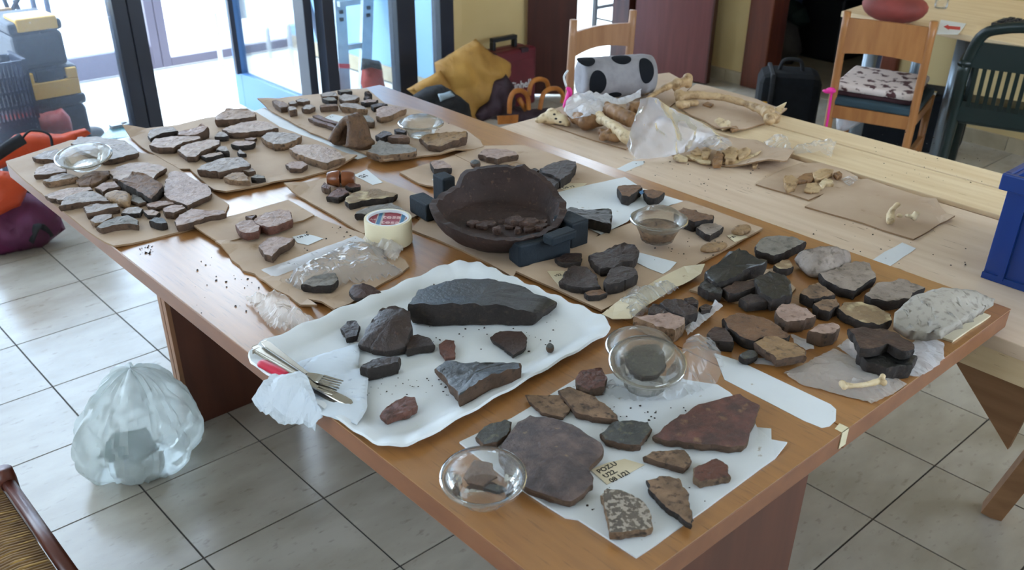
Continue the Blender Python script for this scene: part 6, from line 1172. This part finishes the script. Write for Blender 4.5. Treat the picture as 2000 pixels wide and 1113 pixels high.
for p, q in (((0, -20), (25, 40)), ((45, -20), (10, 45)), ((28, 0), (44, 36))): MB().tube([aty(*p, 1.28), aty(*q, 1.28)], .011, 8).build('leg', 'crate_dark', hn)
MB().bar(aty(-20, 25, 1.26), aty(22, 20, 1.26), .03, .025).build('slat', 'handle_wood', hn); MB().tube([aty(20, 45, 1.28), Vector((aty(20, 45, 1.28).x, 1.28, -.012))], .012, 8).build('leg', 'crate_dark', hn)
P('red_bag', '9c3022', '86281c', rough=.6, scale=8); P('orange', 'd9501c', 'c4431a', rough=.55, scale=8); P('purple', '6a2350', '521a3f', rough=.65, scale=8); P('teal_case', '0e4a4c', '1c6a6a', rough=.25, scale=14)
pillow('red_bag', py([(20, 900), (200, 880), (330, 880), (470, 840), (540, 900), (560, 1010), (400, 1050), (200, 1040), (40, 1010)], .62, 'H1'), (-.1, -1, .1), .06, 'red_bag', amp=.04, s=9, label='red cloth bag on the terrace below the toolboxes', cat='bag', seed=11)
rs_ = thing('rucksack', (.22, .08, 0), 'orange and purple rucksack on the floor at the far left', 'bag')
pillow('body', [aty(x, y, .12) for x, y in ((-40, 380), (40, 372), (110, 395), (125, 445), (80, 480), (0, 500), (-60, 500))], (-.2, -1, .2), .10, 'purple', amp=.05, s=8, edge_r=.12, parent=rs_, seed=12, L=.035)
pillow('top_pocket', [aty(x, y, .02) for x, y in ((-30, 330), (20, 335), (55, 365), (40, 400), (-40, 440))], (-.2, -1, .2), .06, 'orange', amp=.03, edge_r=.09, parent=rs_, seed=13)
MB().tube(lerp3([aty(95, 460, .05), aty(75, 440, -.02), aty(60, 470, .0)], 5), .02, 8, flat=.4).build('strap', 'black_cloth', rs_)
of = thing('orange_bag', aty(90, 290, .2), 'bright orange bag with a black strap behind the desk corner', 'bag')
pillow('body', [aty(x, y, .28) for x, y in ((-20, 300), (30, 262), (60, 255), (120, 262), (165, 250), (175, 262), (130, 290), (80, 310), (20, 320), (-20, 340))], (-.15, -1, .4), .05, 'orange', amp=.02, s=10, edge_r=.07, parent=of, seed=14, L=.025)
MB().tube(lerp3([aty(40, 275, .20), aty(60, 255, .18), aty(95, 262, .18), aty(102, 285, .18)], 5), .009, 8, flat=.5).build('strap', 'black_cloth', of)
MB().tube(lerp3([aty(-10, 305, .15), aty(20, 285, .15), aty(45, 270, .15)], 5), .022, 10).build('grip', 'black_cloth', of)
tcs = thing('metal_case', (1.15, 1.15, 0), 'pale teal metal case lying on the bright terrace floor', 'case')
q = [at(x, y, .14) for x, y in ((188, 274), (224, 236), (286, 231), (293, 264))]; MB().prism([(p.x, p.y) for p in q], -.011, .14).build('body', 'teal_case', tcs, bevel=.01)
for x, y in ((232, 246), (255, 243)): p = at(x, y, .144); MB().box((p.x-.04, p.y-.02, .14), (p.x+.04, p.y+.02, .155)).build('latch', 'steel_dark', tcs)
bd_ = thing('bundle', at(178, 250, 0), 'small dark grey bundle beside the teal case', 'bundle')
p = at(180, 262, .05); mb = MB().ball(p, .05, 14, sc=(1.3, .9, .8)).ball(p+Vector((-.05, .02, .03)), .045, 14); mb.build('top_part', 'grey_bag', bd_, remesh=.008); MB().ball(p-ZV*.03, .055, 14, sc=(1.3, .95, .35)).build('base_part', 'black_plastic', bd_)
# aluminium ladder and orange backpack behind the right panes
P('aluminium', 'a9b4bd', '98a3ad', rough=.35, metal=.7, scale=20); P('red_band', 'b04048', rough=.5)
ld = thing('ladder', (2.5, 1.2, 0), 'folded aluminium ladder with red bands leaning behind the glass', 'ladder')
for xa, xb in ((672, 660), (712, 718)):
    a = aty(xa, 172, 1.15); b = aty(xb, -30, 1.3); d_ = (b-a)/(b.z-a.z); a = a-d_*(a.z+.011); MB().bar(a, b+d_*.6, .075, .03, side=(0, 1, 0)).build('rail', 'aluminium', ld)
    m_ = a+d_*.17; MB().bar(m_-d_*.012-Vector((0, .017, 0)), m_+d_*.012-Vector((0, .017, 0)), .076, .004, side=(0, 1, 0)).build('band', 'red_band', ld)
    for hz in (.42, .46): p = a+d_*hz*1.0; MB().box((p.x-.012, p.y-.022, p.z-.01), (p.x+.012, p.y-.014, p.z+.01)).build('cap', 'black_plastic', ld)
a, b = aty(672, 100, 1.2), aty(712, 100, 1.2)
for hz in (.25, .5, .75, 1.0): MB().bar((a.x, a.y+.02, hz), (b.x, b.y+.02, hz), .03, .03).build('rung', 'aluminium', ld)
bp_ = thing('backpack', at(730, 168, 0), 'orange and black backpack on the terrace beside the ladder', 'bag')
pillow('body', [aty(x, y, 1.0) for x, y in ((705, 165), (708, 125), (722, 116), (742, 120), (750, 165), (735, 178), (712, 178))], (-.5, -1, 0), .05, 'red_bag', amp=.02, edge_r=.06, parent=bp_, seed=15)
pillow('hood', [aty(x, y, .96) for x, y in ((706, 140), (708, 116), (740, 116), (745, 135), (725, 132))], (-.5, -1, 0), .04, 'black_cloth', amp=.01, edge_r=.04, parent=bp_, seed=16)
# white covered table seen through the open door leaf
wt = thing('garden_table', (2.75, 2.1, 0), 'white table with a hanging cloth on the terrace', 'table')
MB().box((2.2, 1.95, .33), (2.62, 2.3, .72)).build('cloth', 'paper', wt, bevel=.02)
for x, y in ((2.23, 1.98), (2.59, 1.98), (2.23, 2.27), (2.59, 2.27)): MB().tube([(x, y, -.012), (x, y, .4)], .016, 10).build('leg', 'paper', wt)
pl_ = MB().tube([(2.72, 1.75, -.012), (2.40, 1.7, 1.3)], .018, 10); tag(pl_.build('parasol_pole', 'pole_grey'), 'slanting grey pole in front of the white terrace table', 'pole')
